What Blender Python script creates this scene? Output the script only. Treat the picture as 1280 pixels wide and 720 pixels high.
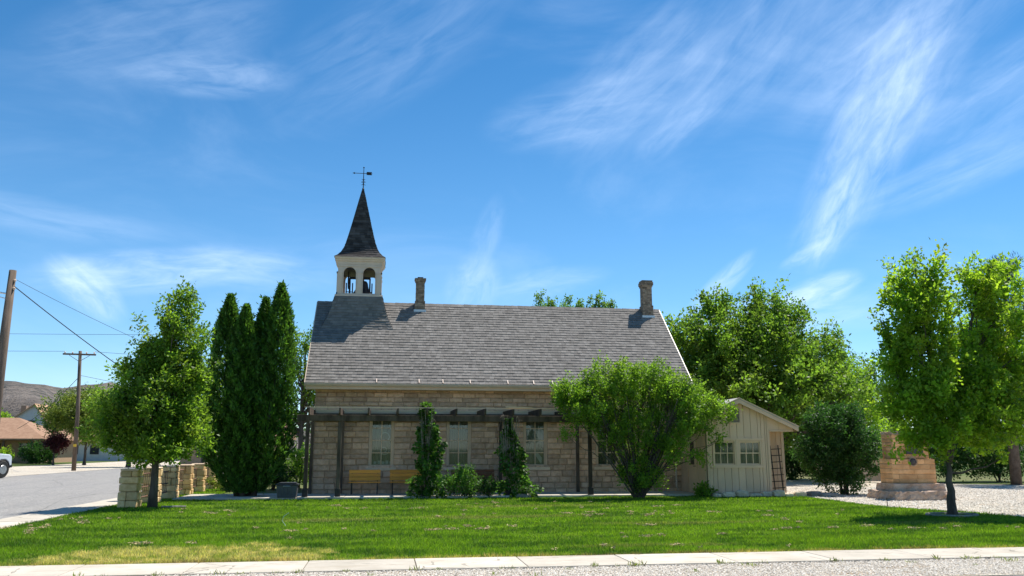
import bpy, math, random
import numpy as np
from mathutils import Vector, Matrix
R = math.radians
random.seed(7)
rs = np.random.RandomState(11)
for o in list(bpy.data.objects): bpy.data.objects.remove(o)
scn = bpy.context.scene
col = scn.collection

# ------------------------------------------------------------------ camera
cam_d = bpy.data.cameras.new('camera'); cam = bpy.data.objects.new('camera', cam_d); col.objects.link(cam)
cam.location = (0, 0, 1.6)
cam.rotation_euler = (R(90) + math.atan(201/1050), 0, R(-8.5))
cam_d.sensor_width = 36; cam_d.lens = 1050/1280*36
cam_d.clip_start = 0.1; cam_d.clip_end = 6000
scn.camera = cam

# ------------------------------------------------------------------ exposure
scn.view_settings.view_transform = 'Standard'
scn.view_settings.look = 'None'
scn.view_settings.gamma = 1
scn.view_settings.use_curve_mapping = False
scn.view_settings.exposure = 0.56
scn.cycles.max_bounces = 7; scn.cycles.diffuse_bounces = 3; scn.cycles.glossy_bounces = 2; scn.cycles.transmission_bounces = 4; scn.cycles.transparent_max_bounces = 8

# ------------------------------------------------------------------ sun
SUN = Vector((.40, .30, 1.0)).normalized()
sun_el = math.asin(SUN.z); sun_az = math.atan2(SUN.x, SUN.y)
sl = bpy.data.lights.new('sun', 'SUN'); sl.energy = 4.8; sl.angle = R(.5); sl.color = (1, .955, .88)
so = bpy.data.objects.new('sun', sl); col.objects.link(so)
so.rotation_euler = SUN.to_track_quat('Z', 'Y').to_euler()
so.location = (0, 0, 50)

# ------------------------------------------------------------------ node helper
class NT:
    def __init__(s, tree): s.t = tree; s.n = tree.nodes; s.l = tree.links
    def node(s, typ, **kw):
        n = s.n.new(typ)
        for k, v in kw.items(): setattr(n, k, v)
        return n
    def put(s, sock, v):
        if isinstance(v, bpy.types.NodeSocket): s.l.new(v, sock)
        elif v is not None:
            if sock.type == 'RGBA' and len(v) == 3: v = (*v, 1)
            sock.default_value = v
    def math(s, op, a, b=None, c=None, clamp=False):
        n = s.node('ShaderNodeMath', operation=op, use_clamp=clamp)
        for i, v in enumerate((a, b, c)):
            if v is not None: s.put(n.inputs[i], v)
        return n.outputs[0]
    def mix(s, f, a, b, mode='MIX'):
        n = s.node('ShaderNodeMix', data_type='RGBA', blend_type=mode)
        s.put(n.inputs[0], f); s.put(n.inputs[6], a); s.put(n.inputs[7], b)
        return n.outputs[2]
    def pos(s, obj=False):
        if obj: return s.node('ShaderNodeTexCoord').outputs['Object']
        return s.node('ShaderNodeNewGeometry').outputs['Position']
    def scale(s, v, sc):
        n = s.node('ShaderNodeMapping'); s.put(n.inputs['Vector'], v); n.inputs['Scale'].default_value = sc
        return n.outputs[0]
    def noise(s, v, sc, det=4, rough=.55, dist=0):
        n = s.node('ShaderNodeTexNoise'); s.put(n.inputs['Vector'], v)
        n.inputs['Scale'].default_value = sc; n.inputs['Detail'].default_value = det
        n.inputs['Roughness'].default_value = rough; n.inputs['Distortion'].default_value = dist
        return n.outputs[0]
    def ramp(s, f, lo, hi, a=0., b=1.):
        n = s.node('ShaderNodeMapRange', clamp=True, interpolation_type='SMOOTHSTEP')
        for i, v in enumerate((f, lo, hi, a, b)): s.put(n.inputs[i], v)
        return n.outputs[0]
    def vor(s, v, sc, feat='F1', rnd=1):
        n = s.node('ShaderNodeTexVoronoi', feature=feat); s.put(n.inputs['Vector'], v)
        n.inputs['Scale'].default_value = sc; n.inputs['Randomness'].default_value = rnd
        return n
    def attr(s, name='rnd'):
        n = s.node('ShaderNodeAttribute'); n.attribute_name = name
        return n.outputs['Fac']
    def bump(s, h, st, dist=.02, nrm=None):
        n = s.node('ShaderNodeBump'); s.put(n.inputs['Height'], h)
        n.inputs['Strength'].default_value = st; n.inputs['Distance'].default_value = dist
        if nrm: s.put(n.inputs['Normal'], nrm)
        return n.outputs[0]

# ------------------------------------------------------------------ world: physical sky and thin cirrus
world = bpy.data.worlds.new('World'); scn.world = world; world.use_nodes = True
w = NT(world.node_tree); w.n.clear()
sky = w.node('ShaderNodeTexSky', sky_type='NISHITA'); sky.sun_disc = False
sky.sun_elevation = sun_el; sky.sun_rotation = sun_az
sky.altitude = 1600; sky.air_density = 1.0; sky.dust_density = .1; sky.ozone_density = 3.2
hs = w.node('ShaderNodeHueSaturation'); w.l.new(sky.outputs[0], hs.inputs['Color'])
hs.inputs['Saturation'].default_value = 1.27; hs.inputs['Value'].default_value = 1.12; hs.inputs['Hue'].default_value = .494
gen = w.node('ShaderNodeTexCoord').outputs['Generated']
sep = w.node('ShaderNodeSeparateXYZ'); w.l.new(gen, sep.inputs[0])
az = w.math('MULTIPLY', w.math('ARCTAN2', sep.outputs[0], sep.outputs[1]), 57.2958)
el = w.math('MULTIPLY', w.math('ARCSINE', sep.outputs[2]), 57.2958)
def streak(caz, cel, a, b, rot, amt, sx=.35, sy=1.6, lo=.16, hi=.92, seed=0.):
    """one wisp of cirrus: centre in azimuth/elevation degrees, half length a, half width b, direction rot"""
    du = w.math('SUBTRACT', az, caz); dv = w.math('SUBTRACT', el, cel)
    c, s_ = math.cos(R(rot)), math.sin(R(rot))
    p = w.math('ADD', w.math('MULTIPLY', du, c), w.math('MULTIPLY', dv, s_))
    q = w.math('SUBTRACT', w.math('MULTIPLY', dv, c), w.math('MULTIPLY', du, s_))
    pn = w.math('DIVIDE', p, a); qn = w.math('DIVIDE', q, b)
    r2 = w.math('ADD', w.math('MULTIPLY', pn, pn), w.math('MULTIPLY', qn, qn))
    m = w.ramp(r2, 0., 1., 1., 0.)
    cv = w.node('ShaderNodeCombineXYZ')
    w.put(cv.inputs[0], w.math('MULTIPLY', p, sx)); w.put(cv.inputs[1], w.math('MULTIPLY', q, sy)); cv.inputs[2].default_value = seed
    n = w.noise(cv.outputs[0], 1.0, 6, .60, .5)
    return w.math('MULTIPLY', w.math('MULTIPLY', m, w.ramp(n, lo, hi)), amt*.78)
CL = [ # az, el, half length, half width, direction, amount, stretch along, stretch across
 (32.4, 18.6, 9.5, 3.0, 58, .54, .35, 1.1), (34.4, 22.4, 7.0, 4.2, 50, .42, .3, 1.0), (30.2, 14.6, 4.4, 1.3, 62, .60, .5, 1.6), (28.3, 12.4, 2.2, .6, 25, .45, .6, 2.),
 (37, 27, 13, 5, 30, .36, .2, .8), (26, 26, 9, 4, 40, .26, .2, .9),
 (13.5, 22.4, 8, 2.8, 8, .28, .25, 1.), (18, 24.5, 9, 4.2, 35, .26, .2, .9), (20.5, 21.5, 4.4, 1.6, 35, .3, .3, 1.3),
 (-12.2, 23.6, 6.2, 1.7, 6, .38, .3, 1.1), (-16, 25.5, 10, 3.6, 20, .20, .2, 1.), (0, 27, 12, 4.5, 30, .18, .2, .9),
 (-18.8, 9.6, 3.2, 1.5, -38, .80, .4, 1.1), (-15.2, 11.0, 8.5, 1.7, 8, .60, .25, 1.2), (-9.0, 11.6, 6, 1.7, -4, .38, .3, 1.3),
 (-22, 13.6, 9, 1.4, -4, .22, .2, 1.2), (5.8, 11.0, 2.6, 2.2, 60, .46, .5, .9), (6.8, 14.6, 3.0, 1.2, 72, .24, .4, 1.2), (11, 11.2, 5, 1.2, 8, .34, .3, 1.3),
 (22.6, 10.6, 3.8, .9, 42, .66, .4, 1.4), (28.8, 9.9, 3.4, 1.2, 18, .85, .4, 1.3), (26, 8.6, 7, 1.8, 6, .5, .25, 1.2),
 (38, 16.6, 9, 1.7, 16, .34, .2, 1.2), (41, 21, 8, 3.0, 25, .28, .25, 1.), (33, 9, 7, 1.6, 12, .3, .25, 1.1)]
tot = None
for i, a in enumerate(CL):
    v = streak(*a[:6], sx=a[6], sy=a[7], seed=i*3.7)
    tot = v if tot is None else w.math('ADD', tot, v)
veil = w.math('MULTIPLY', w.ramp(w.noise(w.scale(gen, (1.3, 1.3, 3.4)), 2.2, 6, .6, .6), .42, .85), .16)
tot = w.math('MINIMUM', w.math('ADD', tot, veil), .82)
lowv = w.ramp(el, 28., 0., 0., .13)
skyc = w.mix(lowv, hs.outputs[0], (4.2, 7.6, 11.5))
skyc = w.mix(tot, skyc, (7.0, 8.6, 11.0))
bg = w.node('ShaderNodeBackground'); w.l.new(skyc, bg.inputs[0]); bg.inputs[1].default_value = .095
wo = w.node('ShaderNodeOutputWorld'); w.l.new(bg.outputs[0], wo.inputs[0])

# ------------------------------------------------------------------ materials
def material(name, fn):
    m = bpy.data.materials.new(name); m.use_nodes = True
    t = NT(m.node_tree); t.n.clear()
    out = t.node('ShaderNodeOutputMaterial')
    r = fn(t)
    t.l.new(r, out.inputs[0])
    return m
def prin(t, colr, rough=.7, nrm=None, metal=0, spec=.4):
    p = t.node('ShaderNodeBsdfPrincipled')
    t.put(p.inputs['Base Color'], colr); t.put(p.inputs['Roughness'], rough)
    p.inputs['Metallic'].default_value = metal
    p.inputs['Specular IOR Level'].default_value = spec
    if nrm: t.put(p.inputs['Normal'], nrm)
    return p.outputs[0]
def mottled(name, c1, c2, sc=3., rough=.75, bump=.3, bsc=40., var=.35, metal=0, dist=.01, obj=False, stretch=(1, 1, 1), spec=.3, stain=None):
    """two colours mixed by noise, each face shifted by its own 'rnd' value, fine bump"""
    def fn(t):
        p = t.scale(t.pos(obj), stretch)
        c = t.mix(t.ramp(t.noise(p, sc, 6, .65), .3, .7), c1, c2)
        k = t.math('MULTIPLY_ADD', t.attr(), var*2, 1-var)
        c = t.mix(1., c, t.node('ShaderNodeCombineColor').outputs[0], 'MULTIPLY') if False else c
        cc = t.node('ShaderNodeCombineColor')
        for i in range(3): t.put(cc.inputs[i], k)
        c = t.mix(1., c, cc.outputs[0], 'MULTIPLY')
        if stain:
            c = t.mix(t.math('MULTIPLY', t.ramp(t.noise(p, .8, 6, .7), .48, .66), stain[1]), c, stain[0])
        b = t.bump(t.noise(p, bsc, 5, .7), bump, dist)
        return prin(t, c, rough, b, metal, spec)
    return material(name, fn)
def leafmat(name, c, trans, var=.5, yellow=None, yamt=.0, tf=.45, rough=.5):
    def fn(t):
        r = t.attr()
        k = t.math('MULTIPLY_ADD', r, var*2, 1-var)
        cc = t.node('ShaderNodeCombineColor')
        for i in range(3): t.put(cc.inputs[i], k)
        base, tr = c, trans
        if yellow:
            f = t.math('MULTIPLY', t.ramp(t.noise(t.pos(), .9, 2, .5), .50, .72), yamt)
            base = t.mix(f, c, yellow); tr = t.mix(f, trans, tuple(2.2*v for v in yellow))
        a = t.mix(1., base, cc.outputs[0], 'MULTIPLY'); b = t.mix(1., tr, cc.outputs[0], 'MULTIPLY')
        p = prin(t, a, rough, None, 0, .35)
        tn = t.node('ShaderNodeBsdfTranslucent'); t.put(tn.inputs[0], b)
        mx = t.node('ShaderNodeMixShader'); mx.inputs[0].default_value = tf
        t.l.new(p, mx.inputs[1]); t.l.new(tn.outputs[0], mx.inputs[2])
        return mx.outputs[0]
    return material(name, fn)

M = {}
M['sandstone'] = mottled('sandstone', (.64, .40, .255), (.82, .55, .375), 7, .9, 1., 22, .24, dist=.04, stain=((.36, .235, .15), .35))
M['mortar'] = mottled('mortar', (.36, .235, .155), (.44, .295, .20), 5, .95, .4, 60, .1)
M['stone_sill'] = mottled('stone_sill', (.68, .50, .34), (.76, .57, .40), 6, .85, .3, 60, .1)
M['shingle'] = mottled('shingle', (.170, .154, .138), (.230, .211, .190), 5, .95, .6, 160, .19, dist=.006, stain=((.13, .115, .10), .22))
M['dark_shingle'] = mottled('dark_shingle', (.040, .036, .035), (.075, .068, .066), 1.6, .95, .6, 120, .45, dist=.006)
M['trim'] = mottled('cream_trim', (.68, .47, .31), (.74, .53, .36), 3, .5, .1, 80, .06)
M['gutter'] = mottled('gutter_paint', (.58, .45, .33), (.64, .51, .38), 3, .4, .05, 80, .05)
M['white_paint'] = mottled('white_paint', (.66, .51, .40), (.74, .58, .46), 4, .5, .15, 60, .06)
M['chimney_brick'] = mottled('chimney_brick', (.22, .16, .115), (.36, .27, .20), 7, .9, .6, 50, .35, dist=.02)
M['flashing'] = mottled('flashing', (.55, .56, .58), (.65, .66, .68), 5, .4, .1, 30, .05, metal=.5)
M['bronze'] = mottled('bronze', (.05, .045, .05), (.08, .07, .07), 5, .45, .2, 30, .1, metal=.6)
M['iron'] = mottled('black_iron', (.02, .018, .017), (.035, .03, .028), 8, .55, .2, 60, .1)
M['old_timber'] = mottled('old_timber', (.048, .032, .023), (.125, .090, .065), 5, .85, .6, 40, .35, dist=.01, stretch=(1, 1, .25))
M['pale_timber'] = mottled('pale_timber', (.66, .45, .30), (.78, .55, .38), 4, .85, .5, 40, .2, stretch=(.3, 1, 1))
M['bench_wood'] = mottled('bench_wood', (.68, .28, .04), (.82, .38, .07), 5, .55, .3, 40, .2, stretch=(.25, 1, 1))
M['dark_bench'] = mottled('dark_bench_wood', (.20, .085, .045), (.28, .125, .07), 5, .6, .3, 40, .25, stretch=(.25, 1, 1))
M['siding'] = mottled('painted_siding', (.70, .48, .315), (.77, .55, .37), 1.4, .65, .3, 50, .08, stretch=(1, 1, .3), stain=((.40, .31, .21), .4))
M['groove'] = mottled('siding_groove', (.22, .19, .15), (.26, .22, .17), 3, .8, .2, 50, .1)
M['shed_roof'] = mottled('shed_roof', (.36, .34, .32), (.46, .44, .41), 3, .8, .4, 80, .2)
M['curtain'] = mottled('curtain', (.33, .325, .27), (.43, .43, .36), 9, .9, .3, 20, .1, stretch=(4, 4, .3))
M['interior'] = mottled('interior_dark', (.03, .03, .03), (.05, .05, .05), 3, .9, .1, 10, .1)
M['lace'] = mottled('lace_white', (.8, .8, .78), (.85, .85, .82), 3, .6, .1, 10, .05)
M['door_brown'] = mottled('brown_door', (.09, .055, .04), (.13, .08, .055), 3, .6, .2, 40, .1)
M['bark'] = mottled('bark', (.060, .048, .038), (.13, .105, .085), 9, .95, .9, 30, .25, dist=.02, stretch=(1, 1, .3))
M['pine_bark'] = mottled('pine_bark', (.14, .10, .075), (.24, .18, .14), 7, .95, .9, 22, .25, dist=.03)
M['pole_wood'] = mottled('pole_wood', (.10, .072, .052), (.19, .14, .105), 6, .9, .6, 30, .15, stretch=(1, 1, .12))
M['pillar_stone'] = mottled('pillar_stone', (.64, .41, .18), (.84, .60, .32), 5, .9, .7, 30, .28, dist=.03)
M['rail_rust'] = mottled('rail_paint', (.16, .085, .06), (.24, .13, .09), 6, .7, .3, 40, .2)
M['monument_stone'] = mottled('monument_stone', (.62, .32, .14), (.80, .46, .23), 3.2, .9, .6, 28, .22, dist=.03)
M['monument_base'] = mottled('monument_base_stone', (.42, .28, .20), (.60, .46, .36), 3, .9, .9, 9, .15, dist=.08)
M['rock'] = mottled('field_stone', (.52, .42, .29), (.68, .57, .42), 5, .9, .7, 20, .2, dist=.03)
M['grey_rock'] = mottled('grey_rock', (.24, .215, .19), (.36, .33, .29), 5, .9, .7, 20, .2, dist=.03)
M['grey_plastic'] = mottled('grey_plastic', (.075, .08, .09), (.10, .105, .115), 4, .5, .1, 60, .1)
M['dark_plastic'] = mottled('dark_plastic', (.03, .03, .033), (.045, .045, .05), 4, .5, .1, 60, .1)
M['house_brick'] = mottled('tan_brick', (.40, .255, .155), (.50, .33, .21), 6, .9, .4, 30, .15)
M['brown_roof'] = mottled('brown_roof', (.27, .155, .095), (.36, .22, .14), 2.5, .9, .4, 30, .15)
M['orange_roof'] = mottled('orange_roof', (.42, .25, .14), (.54, .34, .21), 2.5, .9, .4, 30, .15)
M['pale_siding'] = mottled('pale_siding', (.55, .55, .58), (.62, .62, .64), 2, .7, .2, 30, .08)
M['white_siding'] = mottled('white_siding', (.66, .66, .64), (.76, .75, .72), 2, .7, .2, 30, .08)
M['car_paint'] = mottled('white_car_paint', (.62, .67, .72), (.66, .71, .76), 2, .22, .02, 30, .02, spec=.6)
M['tyre'] = mottled('tyre_rubber', (.02, .02, .02), (.035, .035, .035), 8, .85, .3, 60, .1)
M['rim'] = mottled('wheel_rim', (.45, .45, .46), (.55, .55, .56), 8, .35, .05, 60, .1, metal=.8)
M['lamp_glass'] = mottled('lamp_glass', (.5, .1, .06), (.6, .13, .08), 8, .3, .05, 60, .1)
M['yellow_tag'] = mottled('yellow_tag', (.7, .45, .04), (.8, .5, .05), 8, .5, .05, 60, .1)
M['wire'] = mottled('cable', (.02, .022, .026), (.03, .032, .036), 8, .6, .05, 60, .1)
M['dry_clip'] = mottled('dry_clippings', (.42, .33, .16), (.62, .50, .28), 12, .95, .6, 60, .3)
M['hose'] = mottled('pale_hose', (.45, .55, .50), (.5, .6, .55), 12, .5, .1, 60, .1)
M['dead_stem'] = mottled('dead_stem', (.26, .20, .16), (.38, .31, .26), 12, .95, .3, 60, .2)

def glass_fn(t):
    g = t.node('ShaderNodeBsdfGlossy'); g.inputs['Roughness'].default_value = .03; g.inputs[0].default_value = (.9, .93, .95, 1)
    tr = t.node('ShaderNodeBsdfTransparent'); tr.inputs[0].default_value = (.78, .82, .80, 1)
    f = t.node('ShaderNodeFresnel'); f.inputs[0].default_value = 1.55
    k = t.math('MULTIPLY_ADD', f.outputs[0], .8, .01, clamp=True)
    mx = t.node('ShaderNodeMixShader'); t.put(mx.inputs[0], k); t.l.new(tr.outputs[0], mx.inputs[1]); t.l.new(g.outputs[0], mx.inputs[2])
    return mx.outputs[0]
M['glass'] = material('window_glass', glass_fn)
def dglass(t): return prin(t, (.03, .04, .05), .06, None, 0, .8)
M['dark_glass'] = material('dark_glass', dglass)

M['leaf_pear'] = leafmat('pear_leaves', (.105, .19, .022), (.27, .47, .03), .6, (.20, .26, .02), .5, .52)
M['leaf_bright'] = leafmat('bright_leaves', (.14, .25, .020), (.38, .62, .03), .55, (.28, .33, .018), .6, .52)
M['leaf_bush'] = leafmat('bush_leaves', (.135, .235, .025), (.28, .50, .03), .5, (.19, .26, .02), .5, .5)
M['leaf_cedar'] = leafmat('arborvitae_foliage', (.070, .160, .022), (.12, .27, .02), .6, None, 0, .35)
M['leaf_tree'] = leafmat('broad_tree_leaves', (.10, .185, .022), (.23, .42, .03), .6, (.17, .22, .02), .6, .5)
M['leaf_dark'] = leafmat('dark_shrub_leaves', (.040, .100, .020), (.06, .17, .02), .55)
M['leaf_vine'] = leafmat('vine_leaves', (.075, .165, .028), (.14, .32, .03), .6, (.10, .20, .03), .5)
M['leaf_yellow'] = leafmat('yellow_green_leaves', (.15, .19, .03), (.26, .34, .04), .5)
M['leaf_red'] = leafmat('dark_red_leaves', (.07, .02, .025), (.10, .02, .02), .5)
M['leaf_pine'] = leafmat('pine_needles', (.025, .055, .028), (.03, .07, .03), .6, None, 0, .2)
M['leaf_distant'] = leafmat('distant_leaves', (.06, .12, .025), (.10, .22, .03), .5, (.13, .16, .03), .5)

def grass_colour(t):
    p = t.pos(); s = t.node('ShaderNodeSeparateXYZ'); t.l.new(p, s.inputs[0])
    x, y = s.outputs[0], s.outputs[1]
    n1 = t.noise(t.scale(p, (.55, 1.5, 0)), .8, 5, .6); n2 = t.noise(t.scale(p, (1, 1, 0)), 3.2, 5, .7); n3 = t.noise(t.scale(p, (.35, 2.2, 0)), 1.1, 5, .7)
    c = t.mix(t.ramp(n1, .38, .60), (.058, .128, .012), (.160, .262, .016))
    c = t.mix(t.math('MULTIPLY', t.ramp(n2, .45, .68), .6), c, (.20, .27, .026))
    # dry streaks across the lawn
    c = t.mix(t.math('MULTIPLY', t.ramp(n3, .60, .78), .55), c, (.27, .27, .08))
    # worn yellow patch near the left front corner, and dry front edge
    dx = t.math('DIVIDE', t.math('ADD', x, 2.95), 2.15); dy = t.math('DIVIDE', t.math('SUBTRACT', y, 13.75), 1.35)
    r = t.math('ADD', t.math('MULTIPLY', dx, dx), t.math('MULTIPLY', dy, dy))
    n4 = t.noise(t.scale(p, (.7, 1.6, 0)), 1.2, 6, .62)
    r = t.math('ADD', r, t.math('MULTIPLY', t.math('SUBTRACT', n4, .49), 3.6))
    c = t.mix(t.ramp(r, .90, 1.20, 1., 0.), c, t.mix(t.ramp(n2, .38, .60), (.22, .26, .045), (.56, .46, .20)))
    e = t.math('ADD', y, t.math('MULTIPLY', t.math('SUBTRACT', n2, .5), -1.1))
    c = t.mix(t.ramp(e, 12.92, 13.22, .95, 0.), c, t.mix(t.ramp(n1, .4, .6), (.22, .15, .08), (.42, .33, .12)))
    for (cx, cy, ax, ay) in ((4.5, 14.1, 1.7, .22), (2.6, 20.5, 2.6, .5), (11.6, 17.4, 1.6, .4), (-1.2, 20.2, 1.7, .5), (6.5, 18.2, 2.6, .3), (4.2, 24.2, 3, .5)):
        dx = t.math('DIVIDE', t.math('SUBTRACT', x, cx), ax); dy = t.math('DIVIDE', t.math('SUBTRACT', y, cy), ay)
        r = t.math('ADD', t.math('MULTIPLY', dx, dx), t.math('MULTIPLY', dy, dy))
        r = t.math('ADD', r, t.math('MULTIPLY', t.math('SUBTRACT', n2, .5), 3.))
        c = t.mix(t.ramp(r, .3, 1.2, .55, 0.), c, (.25, .24, .08))
    return c
def lawn_fn(t):
    c = t.mix(.3, grass_colour(t), (.06, .08, .02))
    return prin(t, c, .95, t.bump(t.noise(t.pos(), 45, 4, .8), .8, .03), 0, .1)
def blade_fn(t):
    c = grass_colour(t)
    k = t.math('MULTIPLY_ADD', t.attr(), .9, .6)
    cc = t.node('ShaderNodeCombineColor')
    for i in range(3): t.put(cc.inputs[i], k)
    a = t.mix(1., c, cc.outputs[0], 'MULTIPLY')
    b = t.mix(1., a, (1.7, 1.9, .9), 'MULTIPLY')
    p = prin(t, a, .6, None, 0, .25)
    tn = t.node('ShaderNodeBsdfTranslucent'); t.put(tn.inputs[0], b)
    mx = t.node('ShaderNodeMixShader'); mx.inputs[0].default_value = .4
    t.l.new(p, mx.inputs[1]); t.l.new(tn.outputs[0], mx.inputs[2])
    return mx.outputs[0]
M['lawn'] = material('lawn_soil', lawn_fn); M['blade'] = material('grass_blades', blade_fn)
def gravel_fn(t):
    p = t.pos(); v = t.vor(p, 42); v2 = t.vor(p, 17)
    g = t.node('ShaderNodeSeparateColor'); t.l.new(v.outputs['Color'], g.inputs[0])
    k = t.math('MULTIPLY_ADD', g.outputs[0], .5, .0)
    c = t.mix(g.outputs[0], (.40, .345, .27), (.80, .72, .60))
    c = t.mix(t.math('MULTIPLY', t.ramp(t.noise(t.scale(p, (.5, 1.6, 0)), 1.3, 5, .6), .52, .66), .8), c, (.42, .29, .16))
    h = t.math('ADD', v.outputs['Distance'], v2.outputs['Distance'])
    return prin(t, c, .9, t.bump(h, .9, .03), 0, .2)
M['gravel'] = material('white_gravel', gravel_fn)
def pebble_fn(t):
    c = t.mix(t.attr(), (.36, .30, .23), (.84, .77, .66))
    return prin(t, c, .85, None, 0, .3)
M['pebble'] = material('pebbles', pebble_fn)
def asphalt_fn(t):
    p = t.pos(); v = t.vor(p, 60)
    g = t.node('ShaderNodeSeparateColor'); t.l.new(v.outputs['Color'], g.inputs[0])
    c = t.mix(t.math('MULTIPLY', g.outputs[0], g.outputs[0]), (.145, .14, .132), (.40, .38, .355))
    c = t.mix(t.math('MULTIPLY', t.ramp(t.noise(t.scale(p, (2.2, .25, 0)), .7, 5, .6), .4, .7), .4), c, (.15, .148, .15))
    c = t.mix(t.ramp(t.noise(p, 14, 3, .8), .35, .65), c, t.mix(1., c, (1.55, 1.52, 1.48), 'MULTIPLY'))
    # tar-filled cracks
    cr = t.vor(t.scale(p, (1, .35, 0)), .28, 'DISTANCE_TO_EDGE')
    cd = t.math('ADD', cr.outputs['Distance'], t.math('MULTIPLY', t.math('SUBTRACT', t.noise(p, 3, 4), .5), .02))
    c = t.mix(t.ramp(cd, .002, .005, .35, 0.), c, (.03, .03, .03))
    return prin(t, c, .85, t.bump(v.outputs['Distance'], .6, .02), 0, .3)
M['asphalt'] = material('worn_asphalt', asphalt_fn)
def concrete_fn(t):
    p = t.pos()
    c = t.mix(t.ramp(t.noise(p, 1.4, 6, .65), .3, .7), (.47, .42, .34), (.58, .52, .43))
    k = t.math('MULTIPLY_ADD', t.attr(), .24, .88); cc = t.node('ShaderNodeCombineColor')
    for i in range(3): t.put(cc.inputs[i], k)
    c = t.mix(1., c, cc.outputs[0], 'MULTIPLY')
    c = t.mix(t.math('MULTIPLY', t.ramp(t.noise(t.scale(p, (1, 1, 0)), 9, 5, .7), .58, .75), .35), c, (.30, .25, .17))
    cr = t.vor(p, .55, 'DISTANCE_TO_EDGE')
    cd = t.math('ADD', cr.outputs['Distance'], t.math('MULTIPLY', t.math('SUBTRACT', t.noise(p, 5, 4), .5), .06))
    c = t.mix(t.ramp(t.math('ABSOLUTE', cd), .002, .006, .7, 0.), c, (.16, .14, .11))
    c = t.mix(t.math('MULTIPLY', t.ramp(t.noise(t.scale(p, (.4, 1.5, 1)), 2.3, 6, .75), .50, .68), .5), c, (.34, .28, .20))
    return prin(t, c, .9, t.bump(t.noise(p, 120, 3, .7), .3, .005), 0, .2)
M['concrete'] = material('sidewalk_concrete', concrete_fn)
def far_fn(t):
    p = t.pos()
    c = t.mix(t.ramp(t.noise(p, .05, 5, .6), .4, .6), (.085, .13, .03), (.20, .18, .09))
    c = t.mix(t.math('MULTIPLY', t.noise(p, 1.5, 4, .7), .5), c, (.05, .09, .02))
    return prin(t, c, .95, t.bump(t.noise(p, 12, 4, .8), .6, .05), 0, .1)
M['far_ground'] = material('rough_grass_ground', far_fn)
def hill_fn(t):
    p = t.pos()
    c = t.mix(t.ramp(t.noise(p, .008, 6, .6), .4, .62), (.13, .112, .098), (.19, .165, .145))
    v = t.noise(t.scale(p, (1, 1, 2.4)), .075, 5, .75)
    band = t.ramp(t.noise(t.scale(p, (.4, .4, 3.)), .012, 4, .6), .42, .56)
    c = t.mix(t.math('MULTIPLY', t.ramp(v, .47, .56), t.math('MULTIPLY_ADD', band, .75, .1)), c, (.045, .052, .05))
    return prin(t, c, 1., t.bump(t.noise(p, .03, 6, .7), 1., 12), 0, .05)
M['hill'] = material('sagebrush_hill', hill_fn)

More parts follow.
